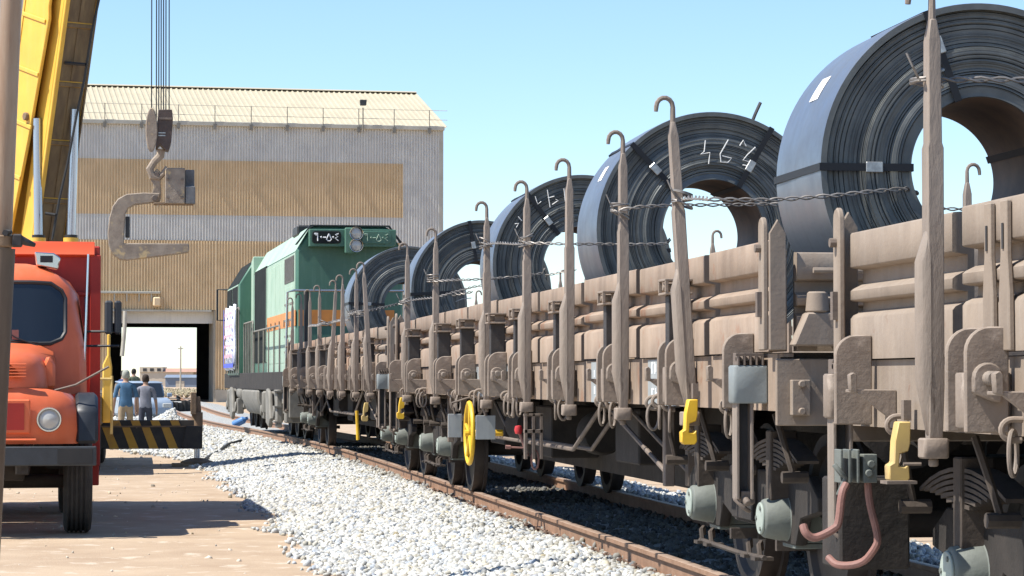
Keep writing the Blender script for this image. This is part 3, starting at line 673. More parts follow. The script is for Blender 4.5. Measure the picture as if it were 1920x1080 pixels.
def z6(x, y): return (780+x/3.857, 300+y/3.857)
chalk(C3, Yc3-.004, [[z6(862, 262), z6(880, 320), z6(905, 300)], [z6(950, 215), z6(970, 342)], [z6(955, 275), z6(1000, 262)], [z6(985, 322), z6(1030, 292), z6(1010, 286)], [z6(738, 408), z6(765, 440)], [z6(715, 462), z6(742, 458), z6(726, 487)], [z6(1070, 205), z6(1080, 300)]])
chalk(C4, Yc4+.3, [[z6(358, 932), z6(366, 1000)], [z6(335, 938), z6(388, 930)], [z6(285, 1024), z6(335, 1004), z6(402, 998)]], r=.006)
b = MB(); iv = C2.matrix_basis.inverted(); p0, p1, p2 = [iv @ atY(px, py, Yc2+.35) for px, py in ((1409, 232), (1416, 214), (1426, 192))]
for a, c_ in ((p0, p1), (p1, p2)): b.tube([a, c_], .013, 4)
b.build('loose_strap_end', M['strap'], C2)
b = MB(); b.box(-.5, .5, -.02, .02, -.02, .02)
for C_, W_ in ((C1, W2), (C2, W2), (C3, W2), (C4, W3), (C5, W3)):
    ly = (W_.matrix_basis.inverted() @ C_.location).y
    for q in (-1, 1):
        b = MB(); b.box(q*.36-.07, q*.36+.07, ly-.1, ly+1.2, FLOOR, FLOOR+.165); b.build('timber_bearer', M['timber'], W_, bevel=.006)

# ------------------------------------------------------------------ lashing wires
def wire(label, pts, wraps=(), amp=.009, r=.005, pitch=.16):
    pts = [atY(*p) for p in pts]; dense = []; L = 0
    for a, c_ in zip(pts, pts[1:]):
        k = max(2, int((c_-a).length/(pitch/7)))
        for i in range(k): dense.append(a+(c_-a)*(i/k))
    dense.append(pts[-1]); tot = sum((c_-a).length for a, c_ in zip(dense, dense[1:])); b = MB()
    for ph in (0, math.pi):
        s_ = 0; q = []
        for i, p in enumerate(dense):
            if i: s_ += (p-dense[i-1]).length
            t = (dense[min(i+1, len(dense)-1)]-dense[max(i-1, 0)]).normalized(); u = t.orthogonal().normalized() if abs(t.z) > .9 else t.cross(Vector((0, 0, 1))).normalized()
            v = t.cross(u); a = 2*math.pi*s_/pitch+ph; jit = Vector((0, 0, .006*math.sin(s_*5.1)))
            q.append(p+(u*math.cos(a)+v*math.sin(a))*amp+jit)
        b.tube(q, r, 5)
    o = b.build('lashing_wire', M['wire'])
    tag(o, label, 'wire', 'twisted lashing wires tied to the stakes')
    for (px, py, Y, hx, hy) in wraps:
        c_ = atY(px, py, Y); b = MB()
        for k in range(4):
            z = random.uniform(-.035, .035); tl = random.uniform(-.03, .03)
            ring = [(c_.x+hx*math.cos(a)*1.2, c_.y+hy*math.sin(a)*1.2, c_.z+z+tl*math.cos(a)) for a in [2*math.pi*j/14 for j in range(14)]]
            b.tube(ring, .006, 5, closed=True)
        b.tube([(c_.x-hx, c_.y-hy, c_.z), (c_.x-hx-.03, c_.y-hy-.03, c_.z+.04), (c_.x-hx-.05, c_.y-hy-.02, c_.z+.09)], .005, 5)
        b.build('wire_wrap', M['wire'], o)
wire('twisted wire tied high on the thick stake of the tail wagon', [(1738, 150, 9.55), (3084, 170, 9.55)], [(1738, 150, 9.6, .05, .055)], amp=.009)
wire('long twisted wire from leaning stake across the labelled coil face to its eye', [(1281, 372, 13.92), (1330, 374, 13.35), (1440, 373, 13.33), (1570, 366, 13.33), (1699, 356, 13.36), (1720, 360, 13.9)], [(1279, 371, 13.97, .045, .05)])
wire('slack twisted wire from stake through the eye of the chalk-numbered coil', [(1162, 394, 15.9), (1200, 389, 15.9), (1262, 387, 15.95), (1440, 381, 16.0), (2005, 396, 15.98)], [(1162, 394, 15.98, .045, .05)])
wire('twisted wire with hooked end crossing the chalk-numbered coil low on its face', [(985, 456, 20.0), (1065, 459, 19.8), (1250, 456, 19.84), (1256, 450, 20.1)], [(986, 452, 20.1, .045, .05)])
wire('twisted wire joining two stakes in front of the scrawled coil', [(913, 457, 22.4), (985, 455, 21.2)], [(911, 459, 22.5, .045, .05)])
wire('twisted wire with bent end across the scrawled coil below its strap', [(815, 527, 26.4), (880, 525, 25.95), (1000, 515, 25.95), (1018, 512, 25.95), (1021, 503, 25.95)], [(812, 522, 26.5, .05, .055)])
wire('twisted wire rising from last stake of middle wagon across the gap', [(757, 566, 29.4), (812, 557, 28.6), (886, 539, 28.), (1080, 507, 27.2)], [(759, 566, 29.4, .05, .055)])
wire('twisted wire tied round two stakes in front of coil nearest the locomotive', [(655, 588, 36.3), (690, 582, 35.5), (747, 571, 36.), (885, 548, 35.05)], [(660, 587, 36.37, .05, .055), (677, 588, 34.35, .05, .055)], amp=.014, r=.007)
wire('twisted wire tied low beside the locomotive end of the train', [(580, 612, 43.), (612, 606, 41.), (655, 598, 39.5)], [(609, 605, 40.67, .06, .06)], amp=.016, r=.008)
# ================================================================== LOCOMOTIVE
M['loco'] = mat('loco_green_paint', (.07, .165, .115), (.056, .135, .095), .45, scale=1.2, bump=.04, bscale=10, streak=(.15, .25, .2), streak_amt=.35)
M['loco_light'] = mat('loco_sunlit_pale_green', (.36, .47, .37), (.29, .41, .31), .6, scale=1.5, streak=(.27, .4, .33), streak_amt=.5)  # pale green lightened further, sunlight on the left flank put into the colour
M['loco_dark'] = mat('loco_dark_panel', (.02, .024, .024), (.03, .034, .034), .95, scale=3, spec=.05)  # near-black for intake, cab panes, cab shoulder and left number board
M['loco_grey'] = mat('loco_running_gear', (.23, .215, .185), (.15, .14, .12), .75, scale=3, bump=.15)
M['stripe'] = mat('loco_orange_stripe', (.62, .24, .05), (.5, .19, .05), .5, scale=3)
M['grille'] = mat('radiator_grille', (.16, .16, .15), (.07, .07, .07), .7, scale=25)
M['banner'] = mat('banner_cloth', (.75, .77, .82), (.66, .68, .75), .8, scale=3)
M['bannerblue'] = mat('banner_print_blue', (.08, .11, .5), None, .8)
M['bannerred'] = mat('banner_print_red', (.62, .36, .42), None, .8)
M['chrome'] = mat('lamp_chrome', (.6, .6, .58), None, .2, metal=.9)
M['lens'] = glass('lamp_lens', (.45, .45, .42), .1)
M['black'] = mat('black_paint', (.018, .019, .021), (.03, .03, .03), .5, scale=4)
ly0 = 52.55; ly1 = 71.
lrz = R(1.75)
LO = thing('locomotive', 'green diesel locomotive with twin headlights and number boards heading the coil train', 'locomotive', (cx(ly0)+.1, ly0, RAIL_Z), lrz)
LH = 4.28; HW = 1.08
b = MB(); b.box(-1.38, 1.38, 0, 19.4, 1.12, 1.30); b.box(-1.40, -1.36, .02, 19.3, .98, 1.36); b.box(1.36, 1.40, .02, 19.3, .98, 1.36); b.build('underframe', M['under'], LO, bevel=.01)
sec = [(-HW, 1.3), (HW, 1.3), (HW, LH-.5), (HW-.06, LH-.40), (HW-.30, LH), (-HW+.30, LH), (-HW+.06, LH-.40), (-HW, LH-.5)]
b = MB(); b.prism(sec, 'y', 1.0, 12.6); hood = b.build('long_hood', M['loco'], LO, bevel=.05)
# roof cap, black edge
b = MB(); b.prism([(HW+.02, LH-.37), (HW-.28, LH+.03), (-HW+.28, LH+.03), (-HW-.02, LH-.37), (-HW+.02, LH-.37), (-HW+.29, LH+.004), (HW-.29, LH+.004), (HW-.02, LH-.37)], 'y', .97, 1.12); b.build('roof_edge', M['black'], hood)
# side panels: doors, louvres, radiator
def lp(name, m, y0, y1, z0, z1, t=.012, par=None, x=-HW):
    b = MB(); b.box(x-t, x-.001, y0, y1, z0, z1); return b.build(name, m, par or LO, bevel=.004)
b = MB(); b.prism([(-HW-.008, LH-.5), (-HW+.052, LH-.4), (-HW+.295, LH+.008), (-HW+.3, LH+.002), (-HW+.06, LH-.405), (-HW, LH-.5)], 'y', 1.13, 12.6); b.build('roof_shoulder', M['loco_light'], hood)
lp('side_panel', M['loco_light'], 1.14, 8.46, 1.34, LH-.52, .008)
rg = lp('radiator_grille', M['grille'], 1.35, 3.6, 3.2, 3.72, .02)
for k in range(9):
    b = MB(); b.box(-HW-.03, -HW-.02, 1.38+.25*k, 1.40+.25*k, 3.22, 3.7); b.build('grille_bar', M['loco_grey'], rg)
for k, (a, c_) in enumerate(((1.3, 2.45), (2.5, 3.65), (3.75, 4.9), (4.95, 6.0), (6.1, 7.2), (7.25, 8.4))):
    d = lp('hood_door', M['loco_light'], a, c_, 1.55, 3.1 if k < 2 else 3.68, .014)
    if k < 2:
        for j in range(4): 
            b = MB(); b.box(-HW-.026, -HW-.0145, a+.12, c_-.12, 1.75+.33*j, 1.79+.33*j); b.build('door_louvre', M['loco_grey'], d)
    b = MB(); b.box(-HW-.04, -HW-.0145, c_-.1, c_-.06, 2.3, 2.45); b.build('handle', M['loco_grey'], d)
lp('orange_stripe', M['stripe'], 1.02, 8.4, 2.28, 2.6, .0175)
b = MB(); b.box(-.3, .9, .985, .999, 2.28, 2.6); b.box(-HW+.05, -.3, .985, .999, 2.28, 2.6); b.build('orange_stripe', M['stripe'], LO)
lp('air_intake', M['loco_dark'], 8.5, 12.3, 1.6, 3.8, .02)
for k in (0, 4): lp('intake_post', M['loco_light'], 8.5+.95*k-.03, 8.5+.95*k+.03, 1.6, 3.74, .03)
# roof fittings
b = MB(); b.box(-.85, -.2, 3.4, 4.6, LH-.05, LH+.16); b.build('roof_fan_box', M['black'], LO, bevel=.03)
for y in (7.2, 8.8, 10.4):
    b = MB(); b.lathe([(.0, 0), (.55, 0), (.58, .1), (.5, .14), (0, .14)], (0, y, LH+.03), (0, 0, 1), 24); b.build('roof_fan', M['loco_grey'], LO, ang=40)
# end face: number boards and twin headlamps in a projecting housing
b = MB(); b.prism([(-.84, LH-.42), (.84, LH-.42), (.9, LH-.36), (.9, LH-.07), (-.84, LH-.07)], 'y', .70, .998); nb = b.build('number_housing', M['loco'], LO, bevel=.012)
for q in (-1, 1):
    x0 = q*.50; b = MB(); w_, h_, r_ = .29, .125, .06; zc = LH-.235
    pl = []
    for cx_, cz_, a0 in ((w_-r_, h_-r_, 0), (-w_+r_, h_-r_, 90), (-w_+r_, -h_+r_, 180), (w_-r_, -h_+r_, 270)):
        pl += [(x0+cx_+r_*math.cos(R(a0+t)), zc+cz_+r_*math.sin(R(a0+t))) for t in (0, 30, 60, 90)]
    b.prism(pl, 'y', .675, .70); fr = b.build('number_board', M['loco_dark'] if q < 0 else M['loco'], LO, bevel=.008)
    def digits(x, z, h, s, ps):
        return [[(x+px*h, z+pz*h) for px, pz in st] for st in ps]
    G = {'6': [[(-.28, .42), (.1, .45), (.12, -.45)], [(-.28, .42), (-.1, .25), (.08, .38)]], '0': [[(-.06, .0), (.06, .06), (.06, -.06), (-.06, .0)]], '-': [[(-.18, -.02), (.18, -.02)]],
         '5': [[(0, .4), (-.3, -.25), (-.12, -.42), (.12, -.42), (.3, -.25), (0, .4)]], '4': [[(.22, .42), (-.15, .3), (.15, .08), (-.18, -.1), (.2, -.4)]]}
    b = MB(); hh = .17
    for ch, ox in zip('60-504', (-.20, -.115, -.045, .045, .125, .20)):
        for st in G[ch]: b.tube([(x0+ox+px*hh, .668, zc+pz*hh) for px, pz in st], .013 if q < 0 else .008, 5)
    b.build('road_number', M['white'] if q < 0 else M['loco_light'], fr, smooth=False)
b = MB(); b.prism([(-.14, LH-.56), (.12, LH-.56), (.16, LH-.5), (.16, LH-.04), (-.14, LH-.04)], 'y', .60, .72); lb = b.build('headlight_box', M['loco'], LO, bevel=.02)
for z in (LH-.16, LH-.40):
    b = MB(); b.lathe([(.0, .03), (.115, .03), (.125, -.06), (.135, -.065), (.135, .05)], (.08, .57, z), (0, 1, 0), 24); lm = b.build('headlight', M['chrome'], LO, ang=40)
    b = MB(); b.lathe([(0, .0), (.06, .004), (.105, .02), (.108, .03), (0, .03)], (.08, .515, z), (0, 1, 0), 24); b.build('headlight_lens', M['lens'], lm, ang=60)
# cab
CW = 1.42
csec = [(-CW, 1.3), (CW, 1.3), (CW, 3.55), (CW-.35, 4.12), (-CW+.35, 4.12), (-CW, 3.55)]
b = MB(); b.prism(csec, 'y', 13.2, 17.6); cab = b.build('cab', M['loco'], LO, bevel=.03)
for (y0, y1) in ((13.3, 15.35), (15.5, 17.5)):
    f = lp('cab_window', M['loco_light'], y0, y1, 2.25, 3.54, .015, x=-CW); b = MB(); b.box(-CW-.03, -CW-.016, y0+.06, y1-.06, 2.31, 3.50); b.build('pane', M['loco_dark'], f)
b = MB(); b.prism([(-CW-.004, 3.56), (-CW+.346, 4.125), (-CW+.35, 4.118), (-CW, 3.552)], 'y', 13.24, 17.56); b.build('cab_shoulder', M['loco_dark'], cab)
b = MB(); b.box(-CW-.012, -CW-.001, 13.25, 17.55, 1.9, 2.2); b.build('orange_stripe', M['stripe'], LO)
b = MB(); b.prism([(12.6, 1.3), (13.2, 1.3), (13.2, 4.1), (12.6, 4.2)], 'x', -1.12, 1.12); b.build('cab_link', M['loco_light'], LO, bevel=.02)
b = MB(); b.prism([(-1.05, 1.3), (1.05, 1.3), (1.05, 2.7), (.8, 2.95), (-.8, 2.95), (-1.05, 2.7)], 'y', 17.6, 18.9); b.build('short_nose', M['loco'], LO, bevel=.04)
b = MB(); b.tube([(-CW-.02, 17.45, 3.55), (-CW-.28, 17.5, 3.55), (-CW-.28, 17.5, 2.75), (-CW-.02, 17.45, 2.75)], .03, 6); b.build('mirror_frame', M['black'], LO)
# handrails
def rail(y0, y1, z, n, x=-1.36, posts=True, zb=1.36):
    b = MB(); b.tube([(x, y0, zb), (x, y0, z-.06), (x, y0+.06, z), (x, y1-.06, z), (x, y1, z-.06), (x, y1, zb)], .02, 6)
    b.build('handrail', M['loco_grey'], LO)
    for k in range(n):
        yy = y0+(y1-y0)*(k+1)/(n+1); b = MB(); b.cyl((x, yy, zb), (x, yy, z), .018, n=6); b.build('rail_post', M['loco_grey'], LO)
rail(9.2, 12.2, 2.55, 4); rail(12.4, 17.3, 2.95, 5, x=-1.47); rail(1.6, 8.8, 2.3, 4)
b = MB(); b.tube([(-1.36, .12, 1.1), (-1.33, .1, 2.92), (-1.2, .1, 2.96), (1.2, .1, 2.96), (1.33, .1, 2.92), (1.36, .12, 1.1)], .024, 8); b.build('end_handrail', M['chrome'], LO)
b = MB(); b.tube([(-.95, .2, 1.35), (-.95, .2, 2.95)], .05, 8); b.build('end_post', M['black'], LO)
# banner on the rail
bx = -1.50; b = MB(); K = 14; v = []
for z in (3.05, 2.5, 1.95, 1.45):
    for k in range(K+1): v.append((bx-.03*math.sin(k*1.1)-.012*math.sin(z*6), 13.2+3.9*k/K, z+.02*math.sin(k)))
n_ = K+1; b.add(v, [(j*n_+k, j*n_+k+1, (j+1)*n_+k+1, (j+1)*n_+k) for j in range(3) for k in range(K)])
bn = b.build('banner', M['banner'], LO, fixn=False)
bn.modifiers.new('s', 'SOLIDIFY').thickness = .006
b = MB()
for (z, hgt) in ((2.85, .14), (2.55, .1), (2.3, .12), (2.05, .1), (1.8, .14)):
    y = 13.6
    while y < 16.6:
        l_ = random.uniform(.12, .35); b.box(bx-.062, bx-.058, y, y+l_, z-hgt/2*random.uniform(.3, 1), z+hgt/2*random.uniform(.3, 1)); y += l_+random.uniform(.05, .14)
b.build('banner_text', M['bannerred'], bn, smooth=False)['kind'] = 'stuff'
b = MB(); b.box(bx-.062, bx-.058, 16.85, 17.08, 1.5, 3.0); b.box(bx-.062, bx-.058, 13.22, 13.34, 1.5, 3.0); b.box(bx-.062, bx-.058, 13.35, 16.8, 1.5, 1.6); b.build('banner_border', M['bannerblue'], bn, smooth=False)
# steps, pilot, tanks, bogies
b = MB()
b.box(-1.36, -.95, .05, .5, .35, 1.12); b.box(.95, 1.36, .05, .5, .35, 1.12); b.box(-1.3, 1.3, -.02, .05, .45, 1.2); b.build('pilot', M['loco_grey'], LO, bevel=.02)
b = MB(); b.prism([(-1.42, .98), (-1.42, .75), (-1.28, .42), (-.6, .30), (.6, .30), (1.28, .42), (1.42, .75), (1.42, .98)], 'y', 7.0, 12.0); b.build('fuel_tank', M['loco_grey'], LO, bevel=.05)
for k, z in enumerate((.86, .86)):
    b = MB(); b.lathe([(0, 0), (.15, .02), (.2, .1), (.2, .9), (.21, .92), (.21, 1.0), (.2, 1.02), (.2, 1.7), (.15, 1.78), (0, 1.8)], (-1.22, 12.4+k*2.2, 1.0-.12), (0, 1, 0), 20); b.build('air_reservoir', M['loco_grey'], LO, ang=40)
for yb in (3.6, 15.6):
    b = MB(); b.prism([(yb-2.4, .75), (yb-2.1, .95), (yb+2.1, .95), (yb+2.4, .75), (yb+2.3, .5), (yb+.6, .45), (yb-.6, .45), (yb-2.3, .5)], 'x', -1.28, -1.14)
    b.prism([(yb-2.4, .75), (yb-2.1, .95), (yb+2.1, .95), (yb+2.4, .75), (yb+2.3, .5), (yb+.6, .45), (yb-.6, .45), (yb-2.3, .5)], 'x', 1.14, 1.28); b.build('bogie_frame', M['loco_grey'], LO, bevel=.03)
    for a in (-1.75, 0, 1.75):
        o = put('axle', AXLE, LO, (0, yb+a, .52))
        for q in (-1, 1): put('wheel', WHEEL, o, (q*.75, 0, 0), (0, 0, 0 if q < 0 else math.pi), (1.13, 1.13, 1.13))
        b = MB(); b.box(-1.42, -1.26, yb+a-.2, yb+a+.2, .36, .74); b.cyl((-1.47, yb+a, .54), (-1.42, yb+a, .54), .12, n=16); b.build('axle_box', M['loco_grey'], LO, bevel=.02)
    for a in (-.9, .9):
        b = MB(); b.lathe([(.12, 0), (.14, .03), (.14, .42), (.1, .46)], (-1.36, yb+a, .5), (0, 0, 1), 14); b.build('brake_cylinder', M['loco_grey'], LO, ang=40)
    b = MB(); b.prism([(yb-1.6, .4), (yb-1.2, .95), (yb-.6, 1.02), (yb-.3, .9), (yb-.5, .3), (yb-1.2, .22)], 'x', -1.52, -1.44); b.build('sand_guard', M['loco_grey'], LO, bevel=.02)
b = MB(); b.prism([(.5, 1.0), (1.2, 1.0), (.9, .5), (.9, .25), (.45, .25)], 'x', -1.5, -1.40); b.build('step_plate', M['loco_grey'], LO, bevel=.01)
for z in (.35, .65, .95):
    b = MB(); b.box(-1.55, -1.38, .45, .95, z, z+.03); b.build('step', M['loco_grey'], LO)

# ================================================================== ORANGE TRUCK
M['orange'] = mat('truck_orange_paint', (.74, .165, .062), (.66, .14, .055), .4, scale=2, bump=.02, streak=(.75, .22, .12), streak_amt=.3)
M['redbox'] = mat('truck_body_red', (.42, .028, .017), (.33, .023, .016), .5, scale=2, streak=(.28, .03, .02), streak_amt=.4)
M['redtop'] = mat('truck_body_cap', (.72, .10, .035), (.64, .09, .033), .45, scale=2)
M['bumper'] = mat('bumper_grey_blue', (.045, .052, .06), (.03, .034, .038), .5, scale=4, bump=.05)
M['rubber'] = mat('tyre_rubber', (.028, .027, .027), (.05, .046, .042), .85, scale=6, bump=.2)
M['wind'] = glass('windscreen_glass', (.012, .016, .02), .05)
M['fender'] = mat('rubber_flare', (.02, .024, .03), (.03, .034, .04), .45, scale=4)
M['pole_steel'] = mat('foreground_rusty_pole', (.30, .19, .12), (.37, .27, .19), .45, metal=.25, scale=4, stretch=(3, 3, .35), streak=(.36, .26, .18), streak_amt=.5, bump=.15, spots=(.09, .06, .045), spot_scale=5, spot_lo=.66)
DT = 26.0; fr = at(-52, 712, DT); TR = thing('flatbed_truck', 'round-nosed orange truck with red body behind its cab, parked facing the train tail', 'truck', (fr.x, fr.y, 0), R(2.0))
def T(px, py, d=DT):         # photo pixel at depth d, in truck coordinates
    return TR.matrix_basis.inverted() @ at(px, py, d)
# half width 1.2; x right in the picture, y away
def shell(rows, mirror=True):
    """rows of (y,z) sections: list of [(x,y,z)...] from the middle to the right; mirrored"""
    b = MB(); v = []; n = len(rows[0])
    for r in rows: v += [(-x, y, z) for x, y, z in reversed(r[1:])]+list(r)
    m = 2*n-1
    return b.add(v, [(j*m+k, j*m+k+1, (j+1)*m+k+1, (j+1)*m+k) for j in range(len(rows)-1) for k in range(m-1)])
# front clip with fenders (headlights sit in it)
rows = [[(0, .02, .92), (.45, .02, .92), (.8, .05, .92), (.99, .16, .92), (1.06, .36, .92), (1.08, .9, .92)],
        [(0, 0, 1.05), (.45, 0, 1.05), (.8, .03, 1.05), (1.0, .14, 1.05), (1.07, .36, 1.05), (1.09, .9, 1.05)],
        [(0, 0, 1.25), (.45, 0, 1.25), (.8, .03, 1.25), (.98, .14, 1.25), (1.05, .36, 1.25), (1.07, .9, 1.25)],
        [(0, .03, 1.40), (.45, .03, 1.40), (.78, .07, 1.38), (.93, .18, 1.36), (1.0, .4, 1.34), (1.02, .9, 1.34)],
        [(0, .10, 1.47), (.45, .10, 1.47), (.72, .16, 1.46), (.86, .27, 1.43), (.93, .45, 1.41), (.95, .95, 1.41)]]
shell(rows).build('front_clip', M['orange'], TR, ang=50, fixn=True)
rows = [[(0, .08, 1.47), (.35, .08, 1.47), (.60, .16, 1.47), (.72, .42, 1.47), (.80, 1.2, 1.47)],
        [(0, .10, 1.70), (.35, .10, 1.70), (.58, .18, 1.69), (.70, .44, 1.66), (.80, 1.2, 1.66)],
        [(0, .18, 1.80), (.33, .18, 1.80), (.55, .26, 1.78), (.66, .5, 1.76), (.80, 1.2, 1.76)],
        [(0, .5, 1.87), (.33, .5, 1.87), (.52, .55, 1.85), (.64, .7, 1.82), (.78, 1.2, 1.80)],
        [(0, 1.25, 1.93), (.33, 1.25, 1.93), (.55, 1.25, 1.92), (.66, 1.25, 1.90), (.78, 1.25, 1.84)]]
hood_t = shell(rows).build('hood', M['orange'], TR, ang=50)
for k in range(5):
    b = MB(); b.box(.08, .52, .04, .10, 1.575+.03*k, 1.588+.03*k); b.build('hood_louvre', M['orange'], hood_t, bevel=.004)
for q in (-1, 1):
    b = MB(); b.prism([(q*.66, 1.46), (q*.80, 1.46), (q*.80, 1.72), (q*.72, 1.80), (q*.66, 1.66)], 'y', .5, .62); b.build('hood_intake', M['orange'], TR, bevel=.03)
# radiator opening
b = MB(); b.box(-.55, .56, -.035, -.005, 1.02, 1.36); gr = b.build('radiator_surround', M['orange'], TR, bevel=.015)
b = MB(); b.box(-.5, .5, -.045, -.036, 1.06, 1.32); b.build('radiator_mesh', M['redbox'], gr)
b = MB(); b.box(-.62, .62, -.06, -.005, .95, .975); b.build('grille_bar', M['orange'], gr, bevel=.008)
# cab
rows = [[(0, 1.22, 1.40), (.8, 1.22, 1.40), (1.06, 1.30, 1.40), (1.12, 1.45, 1.40), (1.14, 2.6, 1.40)],
        [(0, 1.24, 1.90), (.8, 1.25, 1.88), (1.03, 1.33, 1.86), (1.10, 1.5, 1.86), (1.13, 2.6, 1.86)],
        [(0, 1.42, 2.58), (.72, 1.44, 2.57), (.93, 1.53, 2.50), (1.0, 1.7, 2.46), (1.05, 2.6, 2.46)],
        [(0, 1.50, 2.70), (.62, 1.52, 2.69), (.82, 1.62, 2.64), (.90, 1.8, 2.6), (.95, 2.6, 2.60)],
        [(0, 1.75, 2.77), (.5, 1.75, 2.76), (.68, 1.82, 2.73), (.74, 1.95, 2.70), (.78, 2.6, 2.70)],
        [(0, 2.6, 2.78), (.5, 2.6, 2.77), (.6, 2.6, 2.75), (.66, 2.6, 2.73), (.7, 2.6, 2.71)]]
shell(rows).build('cab', M['orange'], TR, ang=45)
# windscreen: glass pane just proud, black rubber seal around
def scr(x, z):
    t = (z-1.9)/.68; y = 1.245+.18*t-.018+.10*max(0, abs(x)-.72)/.25
    return (x, y, z)
xs_ = [-.90, -.86, -.75, -.55, -.3, 0, .3, .55, .75, .86, .90]
def edge(x, up):
    a = abs(x)
    if up: return 2.555-.05*max(0, a-.72)/.14-.10*max(0, a-.84)/.06
    return 1.915+.02*max(0, a-.7)/.16+.10*max(0, a-.84)/.06
v = [scr(x, edge(x, False)+(edge(x, True)-edge(x, False))*j/4) for j in range(5) for x in xs_]; n_ = len(xs_)
b = MB(); b.add(v, [(j*n_+k, j*n_+k+1, (j+1)*n_+k+1, (j+1)*n_+k) for j in range(4) for k in range(n_-1)]); ws = b.build('windscreen', M['wind'], TR, fixn=False)
rim = [scr(x, edge(x, False)) for x in xs_]+[scr(x, edge(x, True)) for x in reversed(xs_)]
b = MB(); b.tube(rim, .022, 6, closed=True); b.build('windscreen_seal', M['black'], ws)
b = MB(); b.tube([(.62, 1.18, 1.90), (.4, 1.2, 1.98), (.34, 1.2, 2.02)], .008, 5); b.tube([(.3, 1.2, 1.95), (.62, 1.22, 1.93)], .011, 5); b.build('wiper', M['black'], TR)
b = MB(); b.box(.36, .43, 1.20, 1.212, 1.96, 2.06); b.build('windscreen_sticker', M['pinkpipe'], ws)
for q in (-1, 1):
    b = MB(); b.prism([(1.65, 1.95), (2.35, 1.95), (2.35, 2.42), (1.78, 2.42)], 'x', *sorted((q*1.10, q*1.128))); b.build('side_window', M['wind'], TR)
# headlights
for q in (-1, 1):
    b = MB(); b.lathe([(.05, .05), (.118, .05), (.125, 0), (.118, -.03), (.105, -.03), (.1, .0)], (q*.74, -.01, 1.16), (0, 1, 0), 28); hl = b.build('headlight', M['chrome'], TR, ang=40)
    b = MB(); b.lathe([(0, -.035), (.05, -.03), (.09, -.015), (.104, .0), (.1, .03), (0, .03)], (q*.74, -.01, 1.16), (0, 1, 0), 28); b.build('headlight_lens', M['lens'], hl, ang=50)
# bumper, flares
b = MB(); b.prism([(-1.2, -.12), (1.2, -.12), (1.2, .06), (1.17, .06), (1.17, -.09), (-1.17, -.09), (-1.17, .06), (-1.2, .06)], 'z', .71, .90); bp = b.build('bumper', M['bumper'], TR, bevel=.01)
b = MB(); b.box(.82, 1.16, -.128, -.1205, .73, .88); b.build('bumper_step', M['black'], bp, bevel=.002)
for q in (-1, 1):
    b = MB(); b.prism([(.16, .92), (.2, 1.25), (.42, 1.40), (1.3, 1.42), (1.75, 1.1), (1.7, 1.05), (1.3, 1.3), (.55, 1.3), (.5, .92)], 'x', *sorted((q*1.0, q*1.22))); b.build('fender_flare', M['fender'], TR, bevel=.03)
# wheels
def truck_tyre(parent, x, y, rad=.52, wd=.29):
    b = MB(); h = wd/2
    prof = [(rad*.55, -h*.8), (rad*.8, -h), (rad*.95, -h*.92), (rad, -h*.72)]
    for k in range(4):
        a = -h*.72+1.44*h*(k+.5)/4.5
        prof += [(rad, a-.012), (rad-.014, a-.01), (rad-.014, a+.01), (rad, a+.012)]
    prof += [(rad, h*.72), (rad*.95, h*.92), (rad*.8, h), (rad*.55, h*.8)]
    b.lathe(prof, (0, 0, 0), (1, 0, 0), 40, closed=True); t = put('tyre', b.mesh(M['rubber'], ang=40), parent, (x, y, rad))
    b = MB(); b.lathe([(.0, .02), (rad*.2, .02), (rad*.22, -.02), (rad*.48, .0), (rad*.56, -h*.7), (rad*.56, h*.7), (rad*.4, .05), (0, .05)], (0, 0, 0), (1, 0, 0), 28); put('rim', b.mesh(M['redbox'], ang=40), t, (0, 0, 0), (0, 0, 0 if x < 0 else math.pi))
    return t
for q in (-1, 1): truck_tyre(TR, q*1.03, 1.05)
for y in (5.0, 6.3):
    for q in (-1, 1): truck_tyre(TR, q*1.0, y)
b = MB(); b.cyl((-1.0, 1.05, .52), (1.0, 1.05, .52), .07, n=12); b.box(-.55, -.42, -.05, 7.4, .62, .86); b.box(.42, .55, -.05, 7.4, .62, .86); b.box(-.5, .5, .3, 1.3, .55, 1.3); b.build('chassis', M['under'], TR, bevel=.01)
for y_ in (5.0, 6.3):
    b = MB(); b.cyl((-1.0, y_, .52), (1.0, y_, .52), .09, n=12); b.build('rear_axle', M['under'], TR)
# body behind the cab: tall red panel with sloping cap
b = MB(); b.box(-1.28, 1.28, 2.75, 7.6, .95, 3.0); bd = b.build('red_body', M['redbox'], TR, bevel=.015)
b = MB(); b.prism([(2.66, 2.90), (2.80, 3.05), (7.65, 3.05), (7.65, 2.98), (2.72, 2.88)], 'x', -1.22, 1.22); b.build('body_cap', M['redtop'], bd, bevel=.008)
b = MB(); b.box(1.17, 1.285, 2.70, 2.76, .62, 2.9); b.box(-1.285, -1.17, 2.70, 2.76, .62, 2.9); b.box(-1.17, 1.17, 2.715, 2.745, 2.46, 2.50); b.build('body_post', M['redbox'], bd, bevel=.006)
for q in (-1, 1):
    b = MB(); b.box(*sorted((q*1.12, q*1.28)), 2.9, 4.1, .4, .96); b.build('side_skirt', M['redbox'], bd, bevel=.01)
